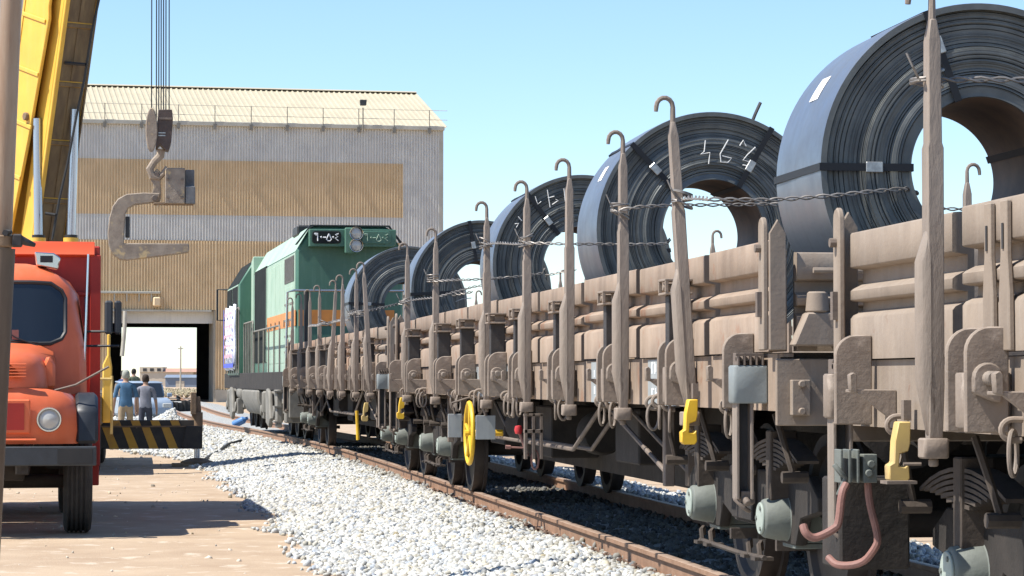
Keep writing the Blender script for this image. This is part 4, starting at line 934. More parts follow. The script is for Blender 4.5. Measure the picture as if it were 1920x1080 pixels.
# roof lamp, aerial, mirrors
b = MB(); b.prism([(.60, 2.74), (.82, 2.70), (.85, 2.82), (.78, 2.87), (.58, 2.88)], 'y', 1.62, 1.85); rl = b.build('roof_lamp', M['chrome'], TR, bevel=.012)
b = MB(); b.box(.64, .77, 1.612, 1.621, 2.77, 2.84); b.build('lamp_lens', M['black'], rl)
b = MB(); b.tube([(1.10, 1.35, 1.75), (1.13, 1.4, 2.85)], .011, 6); b.build('aerial', M['chrome'], TR)
b = MB(); b.tube([(1.1, 1.5, 2.05), (1.45, 1.4, 2.05)], .014, 6); b.tube([(1.1, 1.5, 1.9), (1.45, 1.4, 1.9)], .014, 6); b.build('mirror_arm', M['black'], TR)
for x0, ww in ((1.30, .085), (1.40, .075)):
    b = MB(); b.box(x0, x0+ww, 1.36, 1.43, 2.02, 2.37); b.build('mirror', M['fender'] if x0 > 1.35 else M['bumper'], TR, bevel=.02)
b = MB(); b.tube([(.78, .35, 1.44), (1.0, .25, 1.5), (1.32, .2, 1.68)], .012, 6); b.build('fender_marker', M['rod'], TR)
b = MB(); b.box(.70, 1.18, 2.3, 2.6, .6, .95); b.build('fuel_tank', M['under'], TR, bevel=.03)
# ================================================================== MOBILE CRANE
M['crane'] = mat('crane_yellow_paint', (.78, .47, .07), (.68, .40, .06), .5, scale=1.5, bump=.03, streak=(.70, .5, .18), streak_amt=.35, spots=(.4, .25, .08), spot_scale=5, spot_lo=.70)
M['crane_brown'] = mat('crane_underside_grime', (.12, .085, .05), (.2, .145, .075), .65, scale=2.5, stretch=(3, 3, .5), bump=.1)  # dark brown holds the shade on the boom underside
M['rodsteel'] = mat('hydraulic_rod', (.42, .46, .55), None, .22, metal=.85)
M['hazblack'] = mat('hazard_black', (.03, .028, .026), (.05, .043, .035), .6, scale=6, spots=(.25, .2, .14), spot_scale=6, spot_lo=.66)
M['hazyellow'] = mat('hazard_orange', (.62, .33, .04), (.5, .26, .05), .55, scale=5, spots=(.2, .13, .07), spot_scale=5, spot_lo=.64)
M['rust'] = mat('rusty_dirt_steel', (.26, .18, .11), (.17, .115, .075), .8, scale=5, bump=.3)
M['hookpaint'] = mat('hook_worn_paint', (.33, .27, .21), (.22, .175, .135), .75, scale=6, bump=.3, spots=(.48, .36, .2), spot_scale=5, spot_lo=.57)
DB = 46.5
base = at(62, 455, DB)
CR = thing('mobile_crane', 'yellow mobile crane with raised boom and striped outrigger, behind the orange truck', 'crane', (base.x, base.y, 0))
def Cl(p): return Vector(p)-Vector(CR.location)
dirh = Vector((.50, -.866, 0)); el = R(74.5)
bdir = dirh*math.cos(el)+Vector((0, 0, math.sin(el)))      # along the boom
bn_ = Vector((-.866, -.50, 0))                              # left side of the boom (towards the sun)
bu = bdir.cross(bn_).normalized()
if bu.y > 0: bu = -bu                                       # underside, towards the camera
B0 = Cl(at(64, 470, DB))
BM = Matrix((( bn_.x, bu.x, bdir.x, B0.x), (bn_.y, bu.y, bdir.y, B0.y), (bn_.z, bu.z, bdir.z, B0.z), (0, 0, 0, 1)))
# local boom axes: x = left (+), y = underside (+), z = along
BLEN = 17.0
b = MB(); b.prism([(-.34, .0), (-.34, .42), (.30, .42), (.30, .0)], 'z', -1.2, 11.5, BM); sec1 = b.build('boom_inner_section', M['crane'], CR, bevel=.01)
for k in range(12):       # recessed underside panels with cross bars, shade painted in their brown
    z0 = -1.0+k*1.02; b = MB(); b.box(-.30, .20, .421, .426, z0, z0+.92, BM); pn = b.build('underside_panel', M['crane_brown'], sec1)
    b = MB(); b.box(-.32, .22, .421, .455, z0+.93, z0+1.0, BM); b.build('underside_bar', M['crane_brown'], sec1, bevel=.004)
    b = MB(); b.box(-.08, -.02, .426, .445, z0+.02, z0+.92, BM); b.build('underside_rib', M['crane_brown'], sec1)
b = MB(); b.box(.22, .30, .421, .50, -1.2, 11.5, BM); b.build('boom_flange', M['crane'], CR, bevel=.01)
b = MB(); b.box(-.34, -.31, .421, .47, -1.2, 11.5, BM); b.build('boom_flange', M['crane_brown'], CR, bevel=.005)
# outer base section, its left plate notched and ribbed
side = [(-.70, -1.2), (-.70, 8.5), (.28, 8.5), (.28, 5.1), (.20, 4.95), (.20, 4.3), (.26, 4.1), (.10, 2.0), (-.28, -1.2)]
b = MB(); b.prism([(y, z) for y, z in side], 'x', .40, .46, BM); sp = b.build('boom_side_plate', M['crane'], CR, bevel=.01)
b = MB(); b.prism([(y, z) for y, z in side], 'x', -.46, -.40, BM); b.build('boom_side_plate', M['crane'], CR, bevel=.01)
b = MB(); b.box(-.40, .40, -.70, -.64, -1.2, 8.5, BM); b.box(-.40, .40, -.64, -.2, 8.3, 8.5, BM); b.build('boom_back_plate', M['crane'], CR, bevel=.01)
b = MB(); b.box(-.25, .25, -.3, .3, 11.3, BLEN, BM); b.build('boom_tip_section', M['crane'], CR, bevel=.01)
for k in range(9):
    z0 = -.6+k*.92; w1 = min(.24, -.26+.16*(z0+.6)) if z0 < 3 else .18
    b = MB(); b.box(.461, .485, -.68, w1, z0, z0+.07, BM); b.build('side_rib', M['crane'], sp, bevel=.008)
b = MB(); b.box(.461, .475, -.7, -.64, -1.2, 8.5, BM); b.build('edge_rib', M['crane'], sp, bevel=.004)
for z in (2.35, 4.55):
    b = MB(); Mv = BM @ Matrix.Translation((.46, -.02 if z < 3 else .0, z)); b.cyl(Mv @ Vector((0, 0, 0)), Mv @ Vector((.07, 0, 0)), .07, n=14); b.build('pin_boss', M['rust'], sp, bevel=.01)
p = BM @ Vector((.46, -.16, 5.35)); b = MB(); b.tube([p, p+Vector((-.06, -.12, .02))], .018, 6); b.lathe([(0, -.07), (.05, -.05), (.07, 0), (.05, .05), (0, .07)], p+Vector((-.08, -.17, .03)), (0, 1, 0), 14); b.build('work_lamp', M['black'], CR)
# lifting cylinders
for (px, y0, y1, px1) in ((72, 446, 222, 70), (133, 446, 205, 140)):
    a, c_ = Cl(at(px, y0, DB-.75)), Cl(at(px1, y1, DB-.75)); b = MB(); b.cyl(a, c_, .075, n=20); cy = b.build('lift_cylinder_rod', M['rodsteel'], CR)
    low = Vector((a.x, a.y, 1.6-0)); b = MB(); b.cyl(low, a, .13, n=20); b.build('lift_cylinder_barrel', M['crane'], cy, ang=40)
    b = MB(); b.cyl(a-Vector((0, 0, .03)), a+Vector((0, 0, .05)), .11, n=20); b.build('gland_ring', M['black'], cy)
# hydraulic hose along the right edge
b = MB(); b.tube([Cl(at(x, y, DB-1.0)) for x, y in ((190, -20), (172, 60), (158, 150), (148, 195), (140, 235), (128, 300), (112, 370), (103, 420), (98, 450))], .022, 7); b.build('hydraulic_hose', M['black'], CR)
for (x0, y0, x1) in ((122, 118, 160), (85, 400, 104)):
    b = MB(); b.tube([Cl(at(x0, y0, DB-1.02)), Cl(at(x1, y0+3, DB-1.02))], .03, 6); b.build('hose_clamp', M['black'], CR)
# turret and carrier behind the truck
b = MB(); b.box(-1.1, 1.0, -.6, 2.6, 1.5, 3.2); b.build('turret', M['crane'], CR, bevel=.04)
b = MB(); b.box(-1.5, 1.25, -3.5, 6.5, .8, 1.3); car_d = b.build('carrier_deck', M['crane_brown'], CR, bevel=.03)
b = MB(); b.cyl((-.1, 1, 1.3), (-.1, 1, 1.5), .85, n=32); b.build('slew_ring', M['black'], CR)
for y in (-1.9, 3.2, 4.6):
    for q in (-1, 1): truck_tyre(CR, q*1.15-.1, y, .55, .32)
b = MB(); a = Cl(at(203, 690, DB-3)); b.prism([(a.x-.1, .85), (a.x+.05, .85), (a.x+.06, 1.75), (a.x+.03, 1.95), (a.x+.03, 2.3), (a.x-.02, 2.3), (a.x-.02, 1.95), (a.x-.09, 1.8)], 'y', a.y, a.y+.3); b.build('side_bracket', M['crane'], CR, bevel=.02)
b = MB(); a = Cl(at(206, 745, DB-3)); b.tube([(a.x+.03, a.y, a.z+.35), (a.x+.03, a.y, a.z-.6)], .025, 6); b.tube([(a.x-.2, a.y, a.z+.3), (a.x+.03, a.y, a.z+.3)], .025, 6); b.build('grab_rail', M['yellow_faded'], CR)
# outrigger: beam with slanted hazard stripes, jack and pad
o0, o1 = Cl(at(186, 842, 47.6)), Cl(at(378, 788, 47.6)); yb0 = o0.y
xa, xb, za, zb_ = o0.x-1.2, o1.x, o0.z, o1.z
b = MB(); b.box(xa, xb-.05, yb0, yb0+.3, za, zb_-.11); ob = b.build('outrigger_beam', M['hazblack'], CR, bevel=.01)
b = MB(); b.box(xa, xb-.12, yb0+.04, yb0+.3, zb_-.105, zb_); b.build('outrigger_top', M['hazblack'], ob, bevel=.008)
b = MB(); b.box(xa, xb-.02, yb0-.02, yb0+.02, zb_-.125, zb_-.10); b.build('beam_lip', M['rust'], ob)
hgt = zb_-.125-za
for k in range(5):
    x0 = xa+.92+k*.35; b = MB()
    b.prism([(x0+.12, za+.004), (x0+.28, za+.004), (x0+.12, za+hgt-.004), (x0-.02, za+hgt-.004)], 'y', yb0-.004, yb0-.001); b.build('hazard_stripe', M['hazyellow'], ob, smooth=False)
    b = MB(); b.prism([(x0+.17, zb_-.10), (x0+.32, zb_-.10), (x0+.28, zb_-.004), (x0+.13, zb_-.004)], 'y', yb0+.036, yb0+.039); b.build('hazard_stripe', M['hazyellow'], ob, smooth=False)
jx = o1.x-.07
b = MB(); b.prism([(jx-.28, za+.02), (jx-.13, za), (jx+.09, za), (jx+.09, za+hgt+.02), (jx-.2, za+hgt+.02)], 'y', yb0-.06, yb0+.34); b.build('jack_housing', M['hazblack'], ob, bevel=.012)
b = MB(); b.cyl((jx, yb0+.12, za+.02), (jx, yb0+.12, .1), .055, n=16); jk = b.build('jack_rod', M['rodsteel'], CR)
b = MB(); b.cyl((jx, yb0+.12, za+.3), (jx, yb0+.12, zb_+.14), .10, n=16); b.cyl((jx, yb0+.12, zb_+.14), (jx, yb0+.12, zb_+.42), .075, .05, n=12); b.box(jx-.12, jx-.02, yb0-.02, yb0+.1, zb_+.1, zb_+.5); b.build('jack_cylinder', M['rust'], CR, bevel=.01)
b = MB(); b.lathe([(0, 0), (.3, 0), (.3, .03), (.12, .09), (.0, .1)], (jx, yb0+.12, .05), (0, 0, 1), 20); b.build('jack_foot', M['rust'], CR, ang=30)
tb = thing('timber_pad', 'flat timber blocks under the foot of the crane outrigger', 'timber', (CR.location.x+jx, CR.location.y+yb0+.12, 0))
for k in range(3):
    b = MB(); b.box(-.45, .4, -.28+.2*k, -.1+.2*k, .0, .05); b.build('plank', M['timber'], tb, bevel=.006)

# hoist ropes, hook block, C-hook
HD = 43.0
tipz = (BM @ Vector((0, 0, BLEN))).z
hx = [284, 293, 297.5, 302, 306.5, 311, 317]
for k, px in enumerate(hx):
    a = at(px, 250, HD+(.12 if k % 2 else -.1)); a2 = at(px+(1 if k < 3 else -1), -900, HD)
    b = MB(); b.cyl(Cl(a), Cl(Vector((a2.x, a2.y, tipz+CR.location.z))), .011, n=6); b.build('hoist_rope', M['black'], CR)
tip = BM @ Vector((0, 0, BLEN-.3)); a = Cl(at(300, -900, HD))
b = MB(); b.prism([(tip.x-.3, tip.y-.3), (tip.x+.3, tip.y-.3), (a.x+.3, a.y-.3), (a.x+.3, a.y+.3), (a.x-.3, a.y+.3), (tip.x-.3, tip.y+.3)], 'z', tipz-.6, tipz); b.build('boom_head', M['crane'], CR)
hb = at(300, 250, HD); HBk = thing('hook_block', 'rusty crane hook block with side cheek plate hanging on wire ropes', 'hook block', hb)
s_ = HD/F
def hp(px, py, y=0): return Vector(((px-300)*s_, y, (250-py)*s_))
b = MB(); b.prism([(x, z) for x, _, z in (hp(296, 207), hp(322, 207), hp(324, 224), hp(321, 268), hp(316, 284), hp(310, 283), hp(300, 272), hp(292, 282))], 'y', -.18, .2); b.build('block_body', mat('block_brown', (.10, .07, .058), (.065, .048, .04), .6, scale=6, bump=.2), HBk, bevel=.01)
b = MB(); b.box(hp(297, 0).x, hp(323, 0).x, -.2, -.181, hp(0, 226).z, hp(0, 222).z); b.build('block_bar', M['rod'], HBk)
b = MB(); c0 = hp(284, 246); K = 20
b.prism([(c0.x+.095*math.cos(2*math.pi*k/K)*(1 if math.cos(2*math.pi*k/K) > 0 else 1.0), c0.z+.36*math.sin(2*math.pi*k/K)) for k in range(K)], 'y', -.24, -.19); b.build('cheek_plate', M['hookpaint'], HBk, bevel=.015)
for dz in (0, 1):
    b = MB(); b.box(hp(297, 0).x, hp(310, 0).x, -.19, -.181, hp(0, 252+dz*5).z, hp(0, 250+dz*5).z); b.build('plate_slot', M['clip_silver'], HBk)
b = MB(); b.tube([hp(302, 280), hp(301, 292), hp(290, 303), hp(281, 318), hp(286, 331), hp(298, 334), hp(306, 326), hp(312, 312)], [.07, .07, .06, .065, .065, .055, .045, .02], 10); b.build('crane_hook', M['hookpaint'], HBk)
CH = thing('coil_c_hook', 'worn steel C-hook with counterweight for lifting coils, hanging from crane hook block', 'coil hook', at(300, 400, HD))
def cp(px, py): return ((px-300)*s_, (400-py)*s_)
arm = [cp(300, 363), cp(296, 379), cp(252, 385), cp(241, 392), cp(236, 402), cp(233, 455), cp(234, 458), cp(240, 457), cp(354, 457), cp(355, 470), cp(352, 474), cp(300, 481), cp(240, 489), cp(226, 488), cp(213, 479), cp(205, 462), cp(203, 440), cp(206, 410), cp(212, 388), cp(222, 374), cp(238, 365), cp(270, 362)]
b = MB(); b.prism(arm, 'y', -.11, .11); b.build('hook_arm', M['hookpaint'], CH, bevel=.014)
b = MB(); x0, z0 = cp(236, 446); x1, z1 = cp(244, 407); b.box(x0, x1, -.1, .1, z0, z1); b.build('rubber_pad', M['black'], CH, bevel=.01)
b = MB(); b.prism([cp(287, 325), cp(294, 316), cp(303, 325), cp(301, 340), cp(302, 370), cp(299, 380), cp(288, 378), cp(285, 366), cp(287, 345), cp(279, 332), cp(279, 318)], 'y', -.07, .07); b.build('suspension_link', M['hookpaint'], CH, bevel=.012)
b = MB(); p = cp(293, 328); b.cyl((p[0], -.1, p[1]), (p[0], .1, p[1]), .045, n=14); b.build('link_pin', M['rod'], CH, bevel=.008); b = MB(); p = cp(290, 372); b.cyl((p[0], -.13, p[1]), (p[0], .13, p[1]), .05, n=14); b.build('link_pin', M['rod'], CH, bevel=.008)
b = MB(); x0, z0 = cp(309, 383); x1, z1 = cp(346, 316); b.prism([(x0, z0), (x1, z0), (x1, z1), (x0+.02, z1), (x0, z1-.03)], 'y', -.19, .19); cw = b.build('counterweight', M['hookpaint'], CH, bevel=.012)
b = MB(); x2, _ = cp(365, 0); z2 = cp(0, 350)[1]; b.box(x1, x2-.01, -.06, .22, z0+.02, z1-.02); b.box(x1+.01, x2, -.2, -.02, z0, z2); b.build('weight_bracket', mat('weight_grey', (.16, .165, .17), (.1, .1, .1), .7, scale=5, bump=.2), CH, bevel=.01)
for px in (314, 341):
    for py in (337, 371):
        p = cp(px, py); b = MB(); b.cyl((p[0], -.205, p[1]), (p[0], -.185, p[1]), .022, n=8); b.build('bolt', M['rod'], cw)
b = MB(); x0, z0 = cp(288, 384); x1, z1 = cp(362, 380); b.box(x0, x1, -.15, .15, z0, z1); b.build('base_plate', M['rust'], CH, bevel=.004)

# ================================================================== STORAGE SHED
M['sheet_grey'] = mat('shed_sheet_grey', (.66, .64, .59), (.57, .555, .52), .6, scale=.8, streak=(.42, .42, .4), streak_amt=.5)
M['sheet_tan'] = mat('shed_sheet_tan', (.69, .52, .32), (.60, .45, .27), .6, scale=.8, streak=(.47, .37, .23), streak_amt=.5)
M['sheet_roof'] = mat('shed_roof_sheet', (.46, .41, .29), (.41, .36, .255), .6, scale=.5, streak=(.5, .46, .36), streak_amt=.4)
M['shed_steel'] = mat('shed_trim', (.45, .43, .37), (.38, .36, .3), .6, scale=2)
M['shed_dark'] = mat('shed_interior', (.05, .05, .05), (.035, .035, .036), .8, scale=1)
M['concrete'] = mat('plinth_concrete', (.46, .42, .34), (.38, .34, .27), .9, scale=1.5, bump=.2)
SD = 188.0
pr = at(829, 712, SD); yaw = R(12.5)
SH = thing('storage_shed', 'tall ribbed metal storage shed with tan and grey cladding behind the locomotive', 'building', (pr.x, pr.y, 0))
ex = _cr @ Vector((-1, 0, 0)); ex.z = 0; ex.normalize(); ey = Vector((-ex.y, ex.x, 0)); ey = ey if ey.y > 0 else -ey
exl = (ex*math.cos(yaw)-ey*math.sin(yaw)); eyl = Vector((-exl.y, exl.x, 0)); eyl = eyl if eyl.y > 0 else -eyl
SM = Matrix(((exl.x, eyl.x, 0, 0), (exl.y, eyl.y, 0, 0), (0, 0, 1, 0), (0, 0, 0, 1)))   # local x: leftwards, y: back, z: up
def shed_u(px, y=0):           # photo column -> local x on the front (y=0)
    v = _cr @ Vector(((px-960)/F, 0, -1)); A = Vector((v.x, v.y)); E = Vector((exl.x, exl.y)); Pp = Vector((SH.location.x+eyl.x*y, SH.location.y+eyl.y*y))
    det = A.x*(-E.y)+A.y*E.x; t = (Pp.x*(-E.y)+Pp.y*E.x)/det; q = A*t-Pp; return q.dot(E), t
def shed_z(px, py): u, t = shed_u(px); v = _cr @ Vector(((px-960)/F, -(py-540)/F, -1)); return CAM_Z+v.z*t
EAVE = shed_z(829, 244); WID = shed_u(96)[0]; DEP = 24.; RIDGE = EAVE+3.9
PITCH_ = .195
def ribbed(x0, x1, z0, z1, y=0., d=.11, off=0.):
    """vertical trapezoid-ribbed sheet facing -y"""
    b = MB(); pts = []; x = x0
    while x < x1-1e-6:
        for dx, dy in ((0, 0), (.2, 0), (.48, d), (.72, d)):
            if x+dx*PITCH_ < x1: pts.append((x+dx*PITCH_, y+dy-d))
        x += PITCH_
    pts.append((x1, y-d)); n = len(pts)
    v = [SM @ Vector((p[0], p[1], z0)) for p in pts]+[SM @ Vector((p[0], p[1], z1)) for p in pts]
    return b.add(v, [(i, i+1, n+i+1, n+i) for i in range(n-1)])
dl, dr = shed_u(398)[0], shed_u(222)[0]        # door: dl right jamb, dr left jamb
dl = shed_u(404)[0]; dr = shed_u(205)[0]; DOORZ = shed_z(310, 606); LINT = shed_z(310, 581)
zb1, zb2, zb3 = shed_z(500, 302), shed_z(450, 404), shed_z(450, 452)
xg = shed_u(755)[0]; x2 = shed_u(620)[0]; x3 = shed_u(480)[0]; x4 = shed_u(300)[0]; x5 = shed_u(190)[0]
def panel(x0, x1, z0, z1, m, y=0): ribbed(x0, x1, z0, z1, y).build('wall_sheet', M[m], SH, smooth=False, fixn=False)
panel(.25, xg, .8, EAVE, 'sheet_grey')
for a, c_ in ((xg, x2), (x2, x3), (x3, x4), (x4, WID)):
    dy = random.uniform(-.01, .01)
    panel(a, c_, zb1, EAVE, 'sheet_grey', dy); panel(a, c_, zb2, zb1, 'sheet_tan', dy-.012); panel(a, c_, zb3, zb2, 'sheet_grey', dy)
for a, c_ in ((xg, x2), (x2, dl)): panel(a, c_, .8, zb3, 'sheet_tan', -.012)
panel(dl, dr, LINT, zb3, 'sheet_tan', -.012); panel(dr, WID, .8, zb3, 'sheet_tan', -.012)
def sb(name, x0, x1, y0, y1, z0, z1, m, bevel=0, par=None):
    b = MB(); b.box(x0, x1, y0, y1, z0, z1, SM); return b.build(name, M[m], par or SH, bevel=bevel)
sb('plinth', -.05, dl-.0, -.15, .3, 0, .85, 'concrete'); sb('plinth', dr, WID, -.15, .3, 0, .85, 'concrete')
sb('corner_trim', -.05, .26, -.12, .25, .8, EAVE, 'shed_steel')
sb('eave_gutter', -.1, WID, -.35, .05, EAVE-.02, EAVE+.28, 'shed_steel', .03)
sb('lintel', dl+.3, dr+.1, -.25, .02, LINT-.12, LINT, 'shed_steel')
sb('door_header', dl, dr, .6, .8, DOORZ, LINT+.3, 'sheet_grey'); 
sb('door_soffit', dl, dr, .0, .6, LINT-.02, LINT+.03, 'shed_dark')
# door leaf slid aside (dark inner wall right of the opening), side walls, roof, rear wall with its own opening
sb('jamb_wall', dl, dl+.12, .0, 3.0, 0, LINT, 'concrete')
f0, f1 = None, None
def back_u(px): return shed_u(px, DEP)[0]
bl, br = back_u(369), back_u(228)
def back_z(py): u, t = shed_u(300, DEP); v = _cr @ Vector(((300-960)/F, -(py-540)/F, -1)); return CAM_Z+v.z*t
BDZ = back_z(614)
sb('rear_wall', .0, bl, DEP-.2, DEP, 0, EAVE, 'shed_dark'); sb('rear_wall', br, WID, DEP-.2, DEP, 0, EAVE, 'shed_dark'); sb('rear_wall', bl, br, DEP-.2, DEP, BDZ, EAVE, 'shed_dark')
sb('end_wall', .0, .2, .3, DEP-.2, 0, EAVE, 'sheet_grey'); sb('end_wall', WID-.2, WID, .3, DEP-.2, 0, EAVE, 'sheet_grey')
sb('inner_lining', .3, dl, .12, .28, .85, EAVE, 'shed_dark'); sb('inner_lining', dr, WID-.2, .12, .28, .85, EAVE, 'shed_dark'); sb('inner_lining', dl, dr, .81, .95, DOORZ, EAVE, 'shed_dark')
# roof: ribbed slopes
for sgn in (0, 1):
    b = MB(); pts = []; x = -.3
    while x < WID+.3:
        for dx, dz in ((0, .05), (.2, .05), (.34, 0), (.86, 0)): pts.append((x+dx*.39, dz*1.6))
        x += .39
    n = len(pts)
    ya, za_ = (-.35, EAVE+.15) if not sgn else (DEP+.35, EAVE+.15)
    v = [SM @ Vector((p[0], ya, za_+p[1])) for p in pts]+[SM @ Vector((p[0], DEP/2, RIDGE+p[1])) for p in pts]
    b.add(v, [(i, i+1, n+i+1, n+i) for i in range(n-1)]); b.build('roof_slope', M['sheet_roof'], SH, smooth=False, fixn=False)
for x in (0.02, WID-.12):
    b = MB(); b.prism([(0.05, EAVE), (DEP-.05, EAVE), (DEP/2, RIDGE-.1)], 'x', x, x+.1, SM); b.build('gable', M['sheet_grey'], SH)
b = MB(); b.prism([(DEP/2-.5, RIDGE+.02), (DEP/2, RIDGE+.16), (DEP/2+.5, RIDGE+.02)], 'x', -.3, WID+.3, SM); b.build('ridge_cap', M['sheet_roof'], SH)
# guard rail on the eave
for z in (.72, 1.38):
    b = MB(); b.cyl(SM @ Vector((-.3, -.3, EAVE+z)), SM @ Vector((WID, -.3, EAVE+z)), .022, n=6); b.build('guard_rail', M['shed_steel'], SH)
x = 1.0
while x < WID:
    b = MB(); b.cyl(SM @ Vector((x, -.36, EAVE-.3)), SM @ Vector((x, -.36, EAVE+1.4)), .035, n=6); po = b.build('rail_post', M['loco_grey'], SH)
    b = MB(); b.box(x-.12, x+.12, -.42, -.3, EAVE-.25, EAVE+.12, SM); b.build('post_foot', M['loco_grey'], po)
    x += 2.52
xl = shed_u(678)[0]
b = MB(); b.cyl(SM @ Vector((xl, -.45, EAVE-.2)), SM @ Vector((xl, -.45, EAVE+1.45)), .05, n=6); fl = b.build('floodlight_mast', M['loco_grey'], SH)
b = MB(); b.prism([(xl-.2, EAVE+1.6), (xl+.2, EAVE+1.6), (xl+.24, EAVE+2.0), (xl-.24, EAVE+2.0)], 'y', -.7, -.35, SM); b.build('floodlight', M['bumper'], fl, bevel=.03)
# conduit with lamp above the door
zc_ = shed_z(250, 549); xa_, xb_ = shed_u(300)[0], shed_u(180)[0]
b = MB(); b.box(xa_, xb_, -.35, -.06, zc_-.06, zc_+.1, SM); cdt = b.build('cable_tray', M['shed_steel'], SH, bevel=.02)
b = MB(); xq = shed_u(293)[0]; b.box(xq-.25, xq+.25, -.7, -.1, zc_-.95, zc_-.3, SM); b.build('door_lamp', M['sheet_tan'], cdt, bevel=.08)
for q in range(4):
    b = MB(); xx = xa_+.6+q*(xb_-xa_-1)/4; b.cyl(SM @ Vector((xx, -.2, zc_)), SM @ Vector((xx, -.2, zc_-.6)), .05, n=6); b.build('tray_hanger', M['shed_steel'], cdt)
# hanging chain-sleeve beside the door
b = MB(); xx = shed_u(234)[0]; b.tube([SM @ Vector((xx, -.5, LINT-.1)), SM @ Vector((xx+.05, -.5, LINT-1.5)), SM @ Vector((xx+.2, -.5, LINT-3.2))], .14, 8); b.build('hanging_sleeve', M['shed_steel'], SH)

# pale tower left of the crane boom
TD = 215.; tp = at(58, 712, TD); TW = thing('plant_tower', 'tall pale plant tower with dark window openings behind the crane boom', 'building', (tp.x, tp.y, 0), R(-6))
b = MB(); b.box(-9, 1.4, 0, 9, 0, 46); tw = b.build('wall', mat('tower_render', (.40, .375, .34), (.35, .33, .3), .85, scale=.4, streak=(.46, .43, .39), streak_amt=.4), TW, bevel=.05)
for (x0, x1, z0, z1) in ((-1.9, -.2, 1.55+549*.043, 1.55+592*.043), (-.6, -.2, 1.55+682*.043, 1.55+740*.043), (-6, -4.2, 1.55+682*.043, 1.55+740*.043), (-6, -4.2, 1.55+549*.043, 1.55+592*.043)):
    b = MB(); b.box(x0, x1, -.05, .02, z0, z1); wn = b.build('window', M['shed_steel'], TW); b = MB(); b.box(x0+.08, x1-.08, -.08, -.052, z0+.08, z1-.08); b.build('pane', M['shed_dark'], wn)
# ================================================================== FOREGROUND POLE
PD = 18.5
pt, pb = at(24, -60, PD), at(-22, 1000, PD); g = pb+(pb-pt)*((pb.z+.02)/(pt.z-pb.z))
FP = thing('rusty_pole', 'leaning rusty steel pole with a bolted clamp standing in front of the orange truck', 'pole', (g.x, g.y, 0))
pl_ = lambda t: Vector((g.x, g.y, 0))+(pt-g)*t-Vector(FP.location)
b = MB(); b.cyl(pl_(0), pl_(1.6), .078, .070, n=28); b.build('shaft', M['pole_steel'], FP)
cc = at(6, 452, PD)-Vector(FP.location); ax_ = (pt-g).normalized()
b = MB(); b.cyl(cc-ax_*.04, cc+ax_*.04, .092, n=28); cl_ = b.build('clamp', M['rust'], FP, bevel=.008)
for (dx, dz, w_, h_) in ((.10, -.0, .07, .09), (.04, .06, .05, .03)):
    b = MB(); b.box(cc.x+dx-w_/2, cc.x+dx+w_/2, cc.y-.11, cc.y-.03, cc.z+dz-h_/2, cc.z+dz+h_/2); b.build('clamp_lug', M['dark'], cl_, bevel=.01)
b = MB(); b.tube([cc+Vector((.10, -.08, .02)), cc+Vector((.16, -.08, -.01)), cc+Vector((.22, -.06, -.03))], [.03, .026, .015], 8); b.cyl(cc+Vector((.02, -.13, .05)), cc+Vector((.02, -.09, .05)), .022, n=6); b.build('clamp_bolt', M['dark'], cl_)
lower = pl_(.45); b = MB(); b.cyl(pl_(.0), cc-ax_*.05, .086, n=28); b.build('lower_sleeve', mat('pole_sleeve_brown', (.1, .072, .05), (.15, .11, .075), .6, scale=3, stretch=(3, 3, .4), bump=.15), FP)

